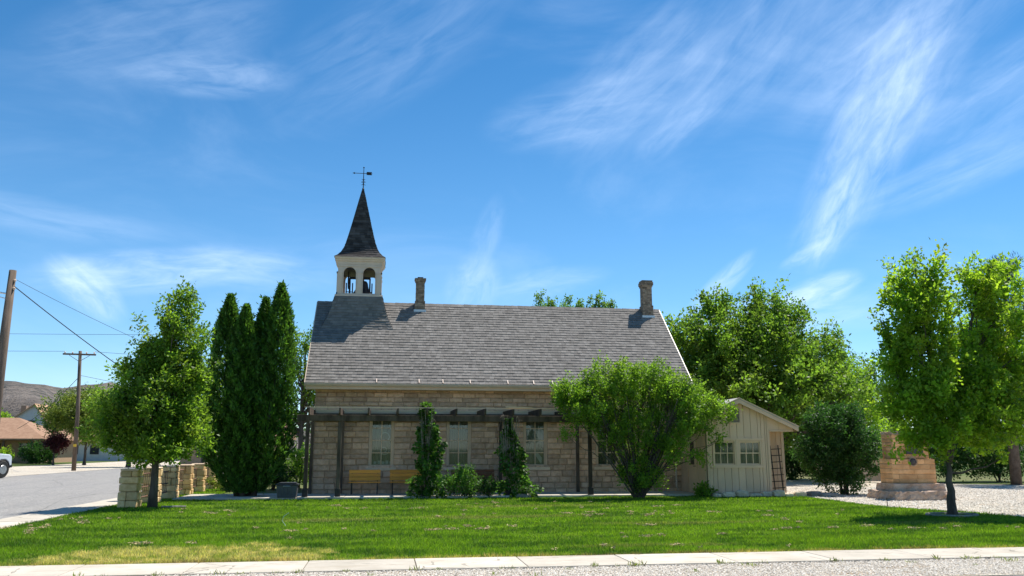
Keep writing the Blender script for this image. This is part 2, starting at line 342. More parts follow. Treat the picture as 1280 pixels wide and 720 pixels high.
# ------------------------------------------------------------------ scene-graph helpers
def tag(o, label=None, cat=None, group=None, kind=None):
    if label: o['label'] = label
    if cat: o['category'] = cat
    if group: o['group'] = group
    if kind: o['kind'] = kind
    return o
def thing(name, label, cat, loc, group=None, rz=0):
    o = bpy.data.objects.new(name, None); col.objects.link(o)
    o.empty_display_size = .3; o.location = loc; o.rotation_euler = (0, 0, rz)
    return tag(o, label, cat, group)
def origin_of(o):
    v = Vector((0, 0, 0))
    while o: v += o.location; o = o.parent
    return v
def link_mesh(name, me, parent=None, base=None):
    o = bpy.data.objects.new(name, me); col.objects.link(o)
    if parent: o.parent = parent
    if base: o.location = base
    return o
class MB:
    """collects boxes, tubes, prisms; build() links them as ONE mesh object. Coordinates are world
    coordinates (or local ones when the parent stands rotated and world=False)."""
    def __init__(s): s.v = []; s.f = []; s.r = []
    def add(s, vs, fs, r=None):
        n = len(s.v); s.v += [tuple(p) for p in vs]
        for f in fs: s.f.append(tuple(i+n for i in f)); s.r.append(random.random() if r is None else r)
        return s
    def box(s, x0, x1, y0, y1, z0, z1, r=None, rot=None, piv=None):
        if r is None: r = random.random()
        vs = [(x, y, z) for z in (z0, z1) for x, y in ((x0, y0), (x1, y0), (x1, y1), (x0, y1))]
        if rot is not None:
            c = Vector(piv) if piv else Vector(((x0+x1)/2, (y0+y1)/2, (z0+z1)/2))
            vs = [tuple(c + rot @ (Vector(p)-c)) for p in vs]
        return s.add(vs, [(0, 3, 2, 1), (4, 5, 6, 7), (0, 1, 5, 4), (1, 2, 6, 5), (2, 3, 7, 6), (3, 0, 4, 7)], r)
    def tube(s, pts, rad, n=8, cap=True, r=None):
        pts = [Vector(p) for p in pts]
        if not hasattr(rad, '__len__'): rad = [rad]*len(pts)
        if r is None: r = random.random()
        vs = []; fs = []
        for i, p in enumerate(pts):
            d = (pts[min(i+1, len(pts)-1)] - pts[max(i-1, 0)]).normalized()
            a = d.cross(Vector((0, 0, 1)) if abs(d.z) < .9 else Vector((0, 1, 0))).normalized(); b = d.cross(a)
            for k in range(n):
                t = 2*math.pi*k/n
                vs.append(p + (a*math.cos(t) + b*math.sin(t))*rad[i])
        for i in range(len(pts)-1):
            for k in range(n):
                fs.append((i*n+k, i*n+(k+1) % n, (i+1)*n+(k+1) % n, (i+1)*n+k))
        if cap: fs.append(tuple(range(n-1, -1, -1))); fs.append(tuple((len(pts)-1)*n+k for k in range(n)))
        return s.add(vs, fs, r)
    def lathe(s, prof, c, n=20, r=None):
        vs = []; fs = []
        for (rad, z) in prof:
            for k in range(n):
                t = 2*math.pi*k/n; vs.append((c[0]+rad*math.cos(t), c[1]+rad*math.sin(t), c[2]+z))
        for i in range(len(prof)-1):
            for k in range(n): fs.append((i*n+k, i*n+(k+1) % n, (i+1)*n+(k+1) % n, (i+1)*n+k))
        fs.append(tuple(range(n-1, -1, -1))); fs.append(tuple((len(prof)-1)*n+k for k in range(n)))
        return s.add(vs, fs, r if r is not None else random.random())
    def prism(s, poly, axis, a0, a1, r=None):
        """extrude a 2D polygon along x or y or z"""
        def P(u, v, a): return {'x': (a, u, v), 'y': (u, a, v), 'z': (u, v, a)}[axis]
        n = len(poly); vs = [P(u, v, a0) for u, v in poly] + [P(u, v, a1) for u, v in poly]
        fs = [tuple(range(n-1, -1, -1)), tuple(range(n, 2*n))] + [(i, (i+1) % n, n+(i+1) % n, n+i) for i in range(n)]
        return s.add(vs, fs, r if r is not None else random.random())
    def frustum(s, cx, cy, rings, r=None):
        """square rings: (half x, half y, z)"""
        vs = []; fs = []
        for hx, hy, z in rings: vs += [(cx-hx, cy-hy, z), (cx+hx, cy-hy, z), (cx+hx, cy+hy, z), (cx-hx, cy+hy, z)]
        for i in range(len(rings)-1):
            for k in range(4): fs.append((i*4+k, i*4+(k+1) % 4, (i+1)*4+(k+1) % 4, (i+1)*4+k))
        fs.append((3, 2, 1, 0)); m = (len(rings)-1)*4; fs.append((m, m+1, m+2, m+3))
        return s.add(vs, fs, r)
    def build(s, name, mat, parent=None, base=None, smooth=False, bevel=0, world=True):
        off = origin_of(parent) if (parent and world) else Vector((0, 0, 0))
        if base: off = off + Vector(base)
        me = bpy.data.meshes.new(name)
        me.from_pydata([(p[0]-off.x, p[1]-off.y, p[2]-off.z) for p in s.v], [], s.f)
        at = me.attributes.new('rnd', 'FLOAT', 'FACE'); at.data.foreach_set('value', s.r)
        me.materials.append(M[mat] if isinstance(mat, str) else mat)
        if smooth: me.polygons.foreach_set('use_smooth', [True]*len(me.polygons))
        me.validate(); me.update()
        o = link_mesh(name, me, parent, base)
        if bevel:
            b = o.modifiers.new('bevel', 'BEVEL'); b.width = bevel; b.segments = 1; b.limit_method = 'ANGLE'
        return o
def np_mesh(name, verts, k, rnd, mat, parent=None, base=None):
    """verts: (N*k, 3) array, every k of them one face"""
    off = origin_of(parent) if parent else Vector((0, 0, 0))
    if base: off = off + Vector(base)
    verts = (verts - np.array(off)).astype(np.float32)
    n = len(verts)//k
    me = bpy.data.meshes.new(name)
    me.vertices.add(n*k); me.vertices.foreach_set('co', verts.ravel())
    me.loops.add(n*k); me.loops.foreach_set('vertex_index', np.arange(n*k, dtype=np.int32))
    me.polygons.add(n); me.polygons.foreach_set('loop_start', np.arange(0, n*k, k, dtype=np.int32))
    me.polygons.foreach_set('loop_total', np.full(n, k, dtype=np.int32))
    at = me.attributes.new('rnd', 'FLOAT', 'FACE'); at.data.foreach_set('value', rnd.astype(np.float32))
    me.materials.append(M[mat]); me.update(calc_edges=True)
    return link_mesh(name, me, parent, base)
def unit(a): return a/np.maximum(np.linalg.norm(a, axis=1, keepdims=True), 1e-6)
def leaf_quads(P, D, size, aspect=.55, spread=1.0):
    """folded diamond leaves at points P, pointing roughly along D"""
    n = len(P)
    d = unit(D + rs.normal(size=(n, 3))*spread)
    sd = unit(np.cross(d, rs.normal(size=(n, 3))))
    nm = np.cross(d, sd)
    L = size*rs.uniform(.65, 1.25, (n, 1)); W = L*aspect
    a = P; b = P + d*L*.5 + sd*W*.5 + nm*L*.06; c = P + d*L + nm*-L*.08; e = P + d*L*.5 - sd*W*.5 + nm*L*.06
    return np.stack([a, b, c, e], 1).reshape(-1, 3)
def lump(dirs, seed, amp):
    r = np.random.RandomState(seed); f = np.ones(len(dirs))
    for k in range(7):
        wv = r.normal(size=3)*(1.6+k*.9); f += amp*np.sin(dirs@wv + r.uniform(0, 6.3))/(1+.45*k)
    return f
def crown_points(lobes, clumps, per, crad, seed, amp=.16, shell=2.6, up=.5, zmin=None, elong=1.5):
    """clump centres spread through lumpy ellipsoids, leaves spread round each clump"""
    vol = np.array([l[3]*l[4]*l[5]*(l[6] if len(l) > 6 else 1) for l in lobes])**.75; vol /= vol.sum()
    C = []; O = []; 
    for i, l in enumerate(lobes):
        n = max(3, int(clumps*vol[i])); d = unit(rs.normal(size=(n, 3)))
        rad = rs.uniform(0, 1, (n, 1))**(1/shell)*lump(d, seed+i, amp)[:, None]
        C.append(np.array(l[:3]) + d*rad*np.array(l[3:6])); O.append(d)
    C = np.concatenate(C); O = np.concatenate(O)
    if zmin is not None: k = C[:, 2] > zmin; C = C[k]; O = O[k]
    n = len(C); cr = rs.uniform(0, 1, n)
    ax = unit(O*(1-up) + np.array([0, 0, 1.])*up + rs.normal(size=(n, 3))*.25)
    sz = crad*rs.uniform(.6, 1.35, (n, 1))
    idx = np.repeat(np.arange(n), per)
    g = rs.normal(size=(len(idx), 3))*.33
    al = rs.uniform(-1, 1.25, (len(idx), 1))
    P = C[idx] + g*sz[idx]*(1.15-.35*np.abs(al)) + ax[idx]*al*sz[idx]*elong*.55
    D = ax[idx]*.5 + unit(g)*.8
    rn = np.clip(cr[idx]*.5 + rs.uniform(0, .5, len(idx)), 0, 1)
    return C, P, D, rn
def branch(mb, p, q, r0, r1, sag=.0, n=5, jit=.06, sides=6):
    p = Vector(p); q = Vector(q); L = (q-p).length; pts = []; rr = []
    for i in range(n+1):
        t = i/n; v = p.lerp(q, t)
        v.z += sag*L*math.sin(math.pi*t)
        if 0 < i < n: v += Vector([random.uniform(-1, 1)*jit*L*.5 for _ in range(3)])
        pts.append(v); rr.append(r0*(1-t)+r1*t)
    mb.tube(pts, rr, sides, r=random.uniform(.2, .8))
def tree(name, label, cat, base, lobes, clumps, per, crad, leaf, lmat, trunk_r, trunk_top, seed, group=None,
         amp=.16, shell=2.6, up=.5, limbs=40, bark='bark', lean=(0, 0), stems=None, spread=1.0, aspect=.55, elong=1.5, zmin=None, tipr=.008):
    root = thing(name, label, cat, base, group)
    C, P, D, rn = crown_points(lobes, clumps, per, crad, seed, amp, shell, up, zmin, elong)
    tb = MB(); bx, by, bz = base
    if stems is None: stems = [((bx, by, bz-.1), (bx+lean[0], by+lean[1], trunk_top), trunk_r)]
    for (p, q, r) in stems:
        p = Vector(p); q = Vector(q); pts = []; rr = []
        for i in range(9):
            t = i/8; v = p.lerp(q, t)
            if i: v += Vector((random.uniform(-1, 1), random.uniform(-1, 1), 0))*r*.2
            pts.append(v); rr.append(r*(1.35-.35*min(1, t*8))*(1-.82*t))
        tb.tube(pts, rr, 10, r=.5)
    idx = rs.choice(len(C), min(limbs, len(C)), replace=False)
    for i in idx:
        c = C[i]; s = min(stems, key=lambda s: (Vector(s[0]).lerp(Vector(s[1]), .6)-Vector(c)).length)
        p = Vector(s[0]); q = Vector(s[1])
        t = min(.93, max(.22, (c[2]-p.z)/max(.5, q.z-p.z)*.72 - .05 + random.uniform(-.08, .08)))
        branch(tb, p.lerp(q, t), c, s[2]*.42*(1-.7*t), tipr, -.04, jit=.09, sides=5)
    tb.build('trunk', bark, root, smooth=True)
    np_mesh('crown', leaf_quads(P, D, leaf, aspect, spread), 4, rn, lmat, root)
    return root

# ================================================================== THE SETTING
def sheet(name, poly, z, mat, sub=None):
    mb = MB(); mb.add([(x, y, z) for x, y in poly], [tuple(range(len(poly)))], .5)
    return tag(mb.build(name, mat), kind='structure')
sheet('ground', [(-3000, -3000), (3000, -3000), (3000, 3000), (-3000, 3000)], -.03, 'far_ground')
# streets: the front one runs along x below the camera, the side one along y at the left
mb = MB(); mb.add([(-400, -5, -.018), (400, -5, -.018), (400, 10.35, -.018), (-8.62, 10.35, -.018), (-8.62, 420, -.018), (-21.9, 420, -.018), (-21.9, 10.35, -.018), (-400, 10.35, -.018)], [tuple(range(8))], .5)
tag(mb.build('road', 'asphalt'), kind='structure')
sheet('gravel_verge', [(-8.62, 10.35), (60, 10.35), (60, 11.86), (-8.62, 11.86)], -.010, 'gravel')
sheet('gravel_shoulder', [(-33.6, 14), (-21.9, 14), (-21.9, 200), (-33.6, 200)], -.008, 'gravel')
LX = -7.66
lawn_poly = [(LX, 12.92), (60, 12.92), (60, 15.2), (17.2, 15.9), (15.6, 17.4), (15.15, 18.4), (14.95, 20.1), (14.5, 21.3), (14.05, 22.4), (13.95, 24), (14.15, 25.8), (14.25, 27.6), (10.6, 27.85), (10.6, 28.42), (-5.2, 28.42), (-5.6, 30), (-5.9, 34.5), (LX, 44)]
sheet('lawn', lawn_poly, 0, 'lawn')
sheet('gravel_drive', [(10, 26), (13, 14.5), (60, 14.5), (60, 34), (30, 35.2), (27.5, 39), (23, 43), (14, 47), (10, 47)], -.006, 'gravel')
sheet('far_lawn', [(-60, 84), (-33.6, 84), (-33.6, 200), (-60, 200)], 0, 'far_ground')
# sidewalks: separate slabs with open joints
def slabs(name, x0, x1, y0, y1, n, along, z=.02, gap=.012):
    mb = MB()
    for i in range(n):
        if along == 'x':
            a = x0+(x1-x0)*i/n; b = x0+(x1-x0)*(i+1)/n; mb.box(a+gap/2, b-gap/2, y0, y1, -.1, z+random.uniform(-.003, .003))
        else:
            a = y0+(y1-y0)*i/n; b = y0+(y1-y0)*(i+1)/n; mb.box(x0, x1, a+gap/2, b-gap/2, -.1, z+random.uniform(-.003, .003))
    return tag(mb.build(name, 'concrete', bevel=.006), kind='structure')
slabs('front_sidewalk', -8.6, 58, 11.84, 12.93, 44, 'x')
slabs('side_sidewalk', -8.62, -7.64, 12.94, 60, 31, 'y', .025)
slabs('patio_slab', -2.75, 10.9, 28.44, 30.72, 9, 'x', .07)
slabs('side_path', -6.6, -2.77, 28.6, 31.4, 3, 'x', .05)
# hills on the horizon: a high ridge to the left, low ones elsewhere
def hills():
    A = np.radians(np.arange(-60, 75, .5)); rows = []
    def elev(a):
        d = math.degrees(a)
        e = 3.8 if d < -17 else (3.8 - (d+17)*.30 if d < -8 else 1.1)
        if d < -26: e = 3.8 - (-26-d)*.05
        e += .10*math.sin(d*1.1+.6) + .05*math.sin(d*3.3)
        return max(.35, e)
    prof = [(0, 560), (.25, 640), (.5, 760), (.78, 880), (1., 1000), (.9, 1150), (.0, 1700)]
    vs = []
    for f, d in prof:
        for a in A:
            dd = d + 25*math.sin(a*31+f*7) + 15*math.sin(a*77+f*3); e = math.tan(R(elev(a)))*1000
            z = f*e*(1+(.10*math.sin(a*40+f*5)+.05*math.sin(a*95)) * (1-f)*2) - (.5 if f == 0 else 0) + (1.6 if f == 1 else 0)
            vs.append((dd*math.sin(a), dd*math.cos(a), z))
    n = len(A); fs = [(i*n+k, i*n+k+1, (i+1)*n+k+1, (i+1)*n+k) for i in range(len(prof)-1) for k in range(n-1)]
    mb = MB(); mb.add(vs, fs, .5); tag(mb.build('hills', 'hill', smooth=True), kind='structure')
hills()

# ================================================================== masonry
def masonry(mb, P0, U, N, wd, ht, holes=(), ch=.19, lmin=.28, lmax=.62, depth=.03, gap=.012, rough=.010, seed=1, cut=None):
    """rough-faced coursed stones standing proud of a mortar face. P0 lower corner, U along, N outward"""
    rg = random.Random(seed); U = Vector(U); N = Vector(N); P0 = Vector(P0); Z = Vector((0, 0, 1))
    nc = max(1, round(ht/ch)); hv = [rg.uniform(.80, 1.22) for _ in range(nc)]; tt = sum(hv); hv = [v*ht/tt for v in hv]; zc = 0
    for c in range(nc):
        h = hv[c]; z0, z1 = zc, zc+h; zc = z1; spans = [(0, wd)]
        for (a, b, za, zb) in holes:
            if min(z1, zb)-max(z0, za) > h*.5:
                spans = [s for (p, q) in spans for s in ((p, min(q, a)), (max(p, b), q)) if s[1]-s[0] > .03]
        for (p, q) in spans:
            u = p
            while u < q-.01:
                L = rg.uniform(lmin, lmax)
                if q-(u+L) < lmin*.7: L = q-u
                a, b = u+gap/2, u+L-gap/2; u += L
                nx = max(3, int(L/.09)); nz = 3; r = rg.random(); bul = depth*rg.uniform(.7, 1.25)
                vs = []
                for j in range(nz+1):
                    for i in range(nx+1):
                        s, t = i/nx, j/nz
                        edge = i in (0, nx) or j in (0, nz)
                        zz = z0+gap/2+(h-gap)*t; uu = a+(b-a)*s
                        if edge: d = 0.002
                        else:
                            d = bul + rg.uniform(-rough, rough); zz += rg.uniform(-.01, .01)
                            if i == 1: uu = a+.02
                            if i == nx-1: uu = b-.02
                            if j == 1: zz = z0+gap/2+.02+rg.uniform(0, .012)
                            if j == nz-1: zz = z1-gap/2-.02-rg.uniform(0, .012)
                        vs.append(P0+U*uu+Z*zz+N*d)
                fs = [(j*(nx+1)+i, j*(nx+1)+i+1, (j+1)*(nx+1)+i+1, (j+1)*(nx+1)+i) for j in range(nz) for i in range(nx)]
                if N.dot(U.cross(Z)) < 0: fs = [f[::-1] for f in fs]
                mb.add(vs, fs, r)

# ================================================================== CHURCH
WX0, WX1, WY, WZ = -2.45, 11.12, 30.7, 3.80
RX0, RX1 = -2.80, 11.40
EY, EZ, RY, RZ = 30.2, 3.88, 34.0, 7.40
K = (RZ-EZ)/(RY-EY)
def roof_z(y): return EZ + (y-EY)*K
church = thing('stone_church', 'tan sandstone meeting house with long grey shingle roof, white belfry and black spire', 'church', (4.4, 34, 0))
win_x = (-.10, 2.65, 5.45, 8.15)
holes = [(x-.44-WX0, x+.44-WX0, .95, 2.85) for x in win_x]
mb = MB(); xs = [WX0] + [v for x in win_x for v in (x-.44, x+.44)] + [WX1]
for i in range(0, len(xs), 2): mb.box(xs[i], xs[i+1], WY, WY+.4, 0, WZ, r=.5)
for x in win_x:
    mb.box(x-.44, x+.44, WY, WY+.4, 0, .95, r=.5); mb.box(x-.44, x+.44, WY, WY+.4, 2.85, WZ, r=.5)
mb.build('wall_core', 'mortar', church)
mb = MB()
masonry(mb, (WX0, WY, 0), (1, 0, 0), (0, -1, 0), WX1-WX0, WZ, holes, seed=5, depth=.036, rough=.016)
mb.build('wall', 'sandstone', church)
for s, x in ((-1, WX0), (1, WX1)):                      # gable ends
    mb = MB(); x0 = x if s < 0 else x-.4
    mb.prism([(WY+.4, 0), (2*RY-WY, 0), (2*RY-WY, 3.8), (RY, RZ-.28), (WY+.4, 3.95)], 'x', x0, x0+.4, r=.5)
    masonry(mb, (x, WY, 0), (0, 1, 0), (s, 0, 0), 2*(RY-WY), WZ, seed=9+s)
    mb.build('gable_wall', 'sandstone', church)
MB().box(WX0+.4, WX1-.4, 2*RY-WY-.4, 2*RY-WY, 0, 3.8).build('rear_wall', 'sandstone', church)
MB().box(WX0+.4, WX1-.4, WY+.4, 2*RY-WY-.4, 3.5, 3.6).build('ceiling', 'interior', church)
# windows
def sash_window(parent, x0, x1, z0, z1, y, cols, rows, fmat='trim', sill=True, casing=.07, deep=.10, sw=.03, wall_y=None):
    f = MB(); yf = y
    f.box(x0, x0+casing, yf, yf+deep, z0, z1); f.box(x1-casing, x1, yf, yf+deep, z0, z1)
    f.box(x0+casing, x1-casing, yf, yf+deep, z1-casing, z1); f.box(x0+casing, x1-casing, yf, yf+deep, z0, z0+casing*.8)
    a, b, c, d = x0+casing, x1-casing, z0+casing*.8, z1-casing; mid = (c+d)/2
    for (za, zb, yy) in ((mid-.02, d, yf+.035), (c, mid+.02, yf+.060)):
        f.box(a, a+.04, yy, yy+.03, za, zb); f.box(b-.04, b, yy, yy+.03, za, zb)
        f.box(a+.04, b-.04, yy, yy+.03, za, za+.04); f.box(a+.04, b-.04, yy, yy+.03, zb-.04, zb)
        for i in range(1, cols):
            xx = a+(b-a)*i/cols; f.box(xx-.015, xx+.015, yy-.004, yy+.025, za+.04, zb-.04)
        for j in range(1, rows):
            zz = za+(zb-za)*j/rows; f.box(a+.04, b-.04, yy-.005, yy+.024, zz-.015, zz+.015)
    win = f.build('window', fmat, parent)
    MB().box(a+.005, b-.005, yf+.046, yf+.050, mid, d-.005).box(a+.005, b-.005, yf+.071, yf+.075, c+.005, mid).build('pane', 'glass', win)
    if sill: MB().box(x0-.09, x1+.09, yf-.07, yf+.10, z0-.11, z0-.002).build('sill', 'stone_sill', win, bevel=.01)
    # pleated curtain
    m = MB(); n = 26; vs = []
    for i in range(n+1):
        xx = a+(b-a)*i/n; yy = yf+.20+.014*math.sin(i*1.9)+.006*math.sin(i*.7)
        vs += [(xx, yy, c-.05), (xx, yy, d+.05)]
    m.add(vs, [(2*i, 2*i+2, 2*i+3, 2*i+1) for i in range(n)], .5); m.build('curtain', 'curtain', win)
    MB().box(a-.05, b+.05, yf+.26, yf+.28, c-.05, d+.05).build('backing', 'interior', win)
    return win
wins = [sash_window(church, x-.44, x+.44, .95, 2.85, WY+.02, 2, 2) for x in win_x]
# pale scroll, ring and arc tubes added as reflections in the first window
m = MB(); cx, yy = -.02, WY+.125
pts = []
for i in range(40):
    t = i/39; a = -1.2 + t*7.4; r = .07+.13*t
    pts.append((cx+.02+r*math.cos(a)*.9, yy, 1.55+r*math.sin(a)*.85))
m.tube(pts, .016, 6); m.build('scroll_reflection', 'lace', wins[0]); m = MB()
m.tube([(cx+.04+.15*math.cos(a), yy, 2.02+.15*math.sin(a)) for a in np.linspace(0, 6.28, 24)], .014, 6)
m.build('ring_reflection', 'lace', wins[0]); m = MB()
m.tube([(cx+.30+.11*math.cos(a), yy, 2.42+.16*math.sin(a)) for a in np.linspace(1.8, 4.5, 12)], .014, 6)
m.build('arc_reflection', 'lace', wins[0])
m = MB()
for k in range(5): m.box(-.36+.14*k, -.26+.14*k, WY+.16, WY+.17, 1.07, 1.16+.03*(k % 2))
m.build('sill_papers', 'lace', wins[0])
m = MB(); m.box(2.66, 2.70, WY+.175, WY+.18, 1.5, 2.6); m.build('curtain_edge', 'lace', wins[1])
m = MB(); m.prism([(5.58, 1.45), (5.72, 1.28), (5.70, 1.05), (5.55, 1.25), (5.45, 1.42)], 'y', WY+.170, WY+.175); m.build('paper_bird', 'lace', wins[2])

# shingled roof: every course a row of tabs standing on the deck
def shingle_plane(mb, P, U, S, N, wd, ln, expo=.165, thick=.015, trim=None, seed=3, tabs=(.10, .24)):
    """P lower corner, U along the eave, S up the slope; trim(u_frac_of_slope) gives (u0,u1)"""
    rg = random.Random(seed); P = Vector(P); U = Vector(U); S = Vector(S); N = Vector(N)
    n = int(ln/expo); e = ln/n
    for j in range(n):
        s0 = j*e; s1 = (j+1)*e + .012
        u0, u1 = trim((j+.5)/n) if trim else (0, wd)
        u = u0
        while u < u1-.005:
            L = rg.uniform(*tabs)
            if u1-(u+L) < tabs[0]*.6: L = u1-u
            a, b = u+.002, u+L-.002; u += L
            t = thick*rg.choice((1., 1.5)); r = rg.random(); d = rg.uniform(-.005, .005)
            q = [P+U*a+S*(s0+d), P+U*b+S*(s0+d), P+U*b+S*s1, P+U*a+S*s1]
            mb.add([q[0], q[1], q[0]+N*t, q[1]+N*t, q[2]+N*.001, q[3]+N*.001], [(0, 1, 3, 2), (2, 3, 4, 5), (1, 4, 3), (0, 2, 5)], r)
sl_len = math.hypot(RY-EY, RZ-EZ); Sd = Vector((0, (RY-EY)/sl_len, (RZ-EZ)/sl_len)); Nd = Vector((0, -Sd.z, Sd.y))
mb = MB()
# deck
for s in (1, -1):
    def yy(y): return y if s == 1 else 2*RY-y
    mb.add([(RX0, yy(EY), EZ), (RX1, yy(EY), EZ), (RX1, RY, RZ), (RX0, RY, RZ), (RX0, yy(EY), EZ-.10), (RX1, yy(EY), EZ-.10), (RX1, RY, RZ-.12), (RX0, RY, RZ-.12)],
           [(0, 1, 2, 3), (4, 7, 6, 5), (0, 4, 5, 1), (0, 3, 7, 4), (1, 5, 6, 2)], .5)
roof = mb.build('roof', 'dark_shingle', church)
mb = MB(); shingle_plane(mb, Vector((RX0, EY, EZ))+Nd*.004-Sd*.02, (1, 0, 0), Sd, Nd, RX1-RX0, sl_len)
Sr = Vector((0, -Sd.y, Sd.z)); Nr = Vector((0, Nd.y*-1, Nd.z))
shingle_plane(mb, Vector((RX0, 2*RY-EY, EZ))+Nr*.004-Sr*.02, (1, 0, 0), Sr, Nr, RX1-RX0, sl_len, expo=.3, tabs=(.5, .9))
x = RX0
while x < RX1-.05:                                        # ridge caps
    b = min(x+.30, RX1); zt = RZ+.03+random.uniform(0, .008)
    mb.add([(x, RY-.13, RZ-.09), (b, RY-.13, RZ-.095), (b, RY, zt-.005), (x, RY, zt+.005), (x, RY+.13, RZ-.09), (b, RY+.13, RZ-.095)], [(0, 1, 2, 3), (3, 2, 5, 4)]); x += .28
mb.build('shingles', 'shingle', roof)
for s in (-1, 1):                                         # rake boards
    mb = MB(); x = RX0-.03 if s < 0 else RX1
    mb.prism([(EY-.02, EZ-.14), (RY, RZ-.15), (2*RY-EY+.02, EZ-.14), (2*RY-EY+.02, EZ+.01), (RY, RZ+.01), (EY-.02, EZ+.01)], 'x', x, x+.03)
    mb.build('rake_board', 'gutter', roof)
mb = MB()
mb.box(RX0+.02, RX1-.02, EY+.01, EY+.035, EZ-.22, EZ-.11)
mb.box(RX0+.02, RX1-.02, EY+.035, WY, EZ-.22, EZ-.20)
mb.build('fascia', 'trim', roof)
mb = MB(); prof = [(-.10, .0), (-.10, -.03), (-.085, -.055), (-.065, -.095), (0, -.10), (0, -.09), (-.055, -.083), (-.075, -.05), (-.085, -.02), (-.088, .0)]
mb.prism([(EY+a, EZ-.015+b) for a, b in prof], 'x', RX0-.02, RX1+.02, r=.5); mb.build('gutter', 'gutter', roof)
for x in (-.35, 1.15, 2.0, 2.98, 4.35, 5.3, 6.0, 7.2, 8.4, 9.6):   # pale straps and snow guards along the eave
    mb = MB(); p = Vector((x, EY, EZ))+Nd*.02
    mb.add([p+Vector((0, 0, 0)), p+Vector((.035, 0, 0)), p+Vector((.035, 0, 0))+Sd*.20, p+Sd*.20,
            p+Nd*.03, p+Vector((.035, 0, 0))+Nd*.03, p+Vector((.035, 0, 0))+Sd*.20+Nd*.03, p+Sd*.20+Nd*.03],
           [(4, 5, 6, 7), (0, 1, 5, 4), (1, 2, 6, 5), (2, 3, 7, 6), (3, 0, 4, 7)], .5)
    mb.build('snow_guard', 'white_paint', roof)
# chimneys
def chimney(cx, cy, hw, top, cap):
    z0 = roof_z(cy-hw)-.10 if cy-hw < RY else RZ-.3
    mb = MB(); z = z0; rg = random.Random(int(cx*10)); 
    core = hw-.012
    mb.box(cx-core, cx+core, cy-core, cy+core, z0, top-.02, r=.1)
    h = .072
    def course(hw_, z, off):
        n = max(2, round(2*hw_/.21))
        for side in range(4):
            for i in range(n+1):
                a = -hw_ + (i-off)*2*hw_/n; b = a+2*hw_/n
                a = max(a, -hw_)+.004; b = min(b, hw_)-.004
                if b-a < .02: continue
                d0, d1 = hw_-.05, hw_+rg.uniform(-.003, .004)
                if side in (0, 2) :
                    y0, y1 = (cy-d1, cy-d0) if side == 0 else (cy+d0, cy+d1); mb.box(cx+a, cx+b, y0, y1, z+.004, z+h-.004, r=rg.random())
                else:
                    x0, x1 = (cx-d1, cx-d0) if side == 1 else (cx+d0, cx+d1)
                    a2, b2 = max(a, -hw_+.053), min(b, hw_-.053)
                    if b2-a2 > .01: mb.box(x0, x1, cy+a2, cy+b2, z+.004, z+h-.004, r=rg.random())
    k = 0
    while z < top-.01:
        f = (top-z)/h
        ex = 0
        if f <= cap: ex = .055 if f > .6 else .03
        elif f <= cap+1: ex = .028
        if z < RZ+.10 and cap > 2: ex = .035
        if z < RZ+.02 and cap <= 2: ex = .03
        course(hw+ex, z, .5*(k % 2)); z += h; k += 1
    ch = mb.build('chimney', 'chimney_brick', church)
    MB().box(cx-hw-.07, cx+hw+.07, cy-hw-.07, cy-hw-.05, z0-.03, z0+.14).build('flashing', 'flashing', ch)
    MB().box(cx-hw+.06, cx+hw-.06, cy-hw+.06, cy+hw-.06, top-.01, top+.05).build('flue', 'iron', ch)
chimney(1.27, 33.82, .175, 8.42, 2)
chimney(10.80, 33.82, .20, 8.55, 3)

# belfry
BX, BY = -1.16, 34.0
bel = MB()
H2 = .87
bel.frustum(BX, BY, [(H2+.06, H2+.06, 7.50), (H2+.06, H2+.06, 7.56), (H2+.01, H2+.01, 7.58)], .5)          # ledge
bel.frustum(BX, BY, [(H2-.04, H2-.04, 7.40), (H2-.04, H2-.04, 7.62)], .5)                                    # floor
def arch_side(mb, rot):
    """one wall with two round-headed openings; local frame: u along, facing -y at y=-H2"""
    z0, zt = 7.58, 8.78; th = .09; W = H2
    ops = [(-.62, -.14), (.14, .62)]; spring = 8.44
    def P(u, d, z):
        v = rot @ Vector((u, -W+.03+d, 0)); return (BX+v.x, BY+v.y, z)
    def slab(u0, u1, za, zb, d0=0., d1=th):
        mb.add([P(u0, d0, za), P(u1, d0, za), P(u1, d0, zb), P(u0, d0, zb), P(u0, d1, za), P(u1, d1, za), P(u1, d1, zb), P(u0, d1, zb)],
               [(0, 1, 2, 3), (5, 4, 7, 6), (1, 5, 6, 2), (4, 0, 3, 7), (3, 2, 6, 7), (4, 5, 1, 0)], .5)
    slab(-W+.03, -.62, z0, zt); slab(-.14, .14, z0, zt); slab(.62, W-.03-th, z0, zt)
    for a, b in ops:
        c = (a+b)/2; r = (b-a)/2; n = 14; vs = []; fs = []
        for i in range(n+1):
            t = math.pi*(1-i/n); u = c+r*math.cos(t); z = spring+r*math.sin(t)
            vs += [P(u, 0, z), P(u, 0, zt), P(u, th, z), P(u, th, zt)]
        for i in range(n):
            k = 4*i; fs += [(k, k+4, k+5, k+1), (k+6, k+2, k+3, k+7), (k+2, k+6, k+4, k)]
        mb.add(vs, fs, .5)
        slab(a, b, z0, z0+.05)
    for u0, u1 in ((-W-.0, -.68), (-.08, .08), (.68, W+.0)):          # pilasters
        slab(u0, u1, z0+.002, 8.42, -.035, -.001); slab(u0-.02, u1+.02, 8.42, 8.48, -.05, -.001); slab(u0-.015, u1+.015, z0+.002, z0+.07, -.045, -.002)
    slab(-W+.02, W-.02, 8.70, 8.78, -.022, -.003)
for k in range(4): arch_side(bel, Matrix.Rotation(k*math.pi/2, 3, 'Z'))
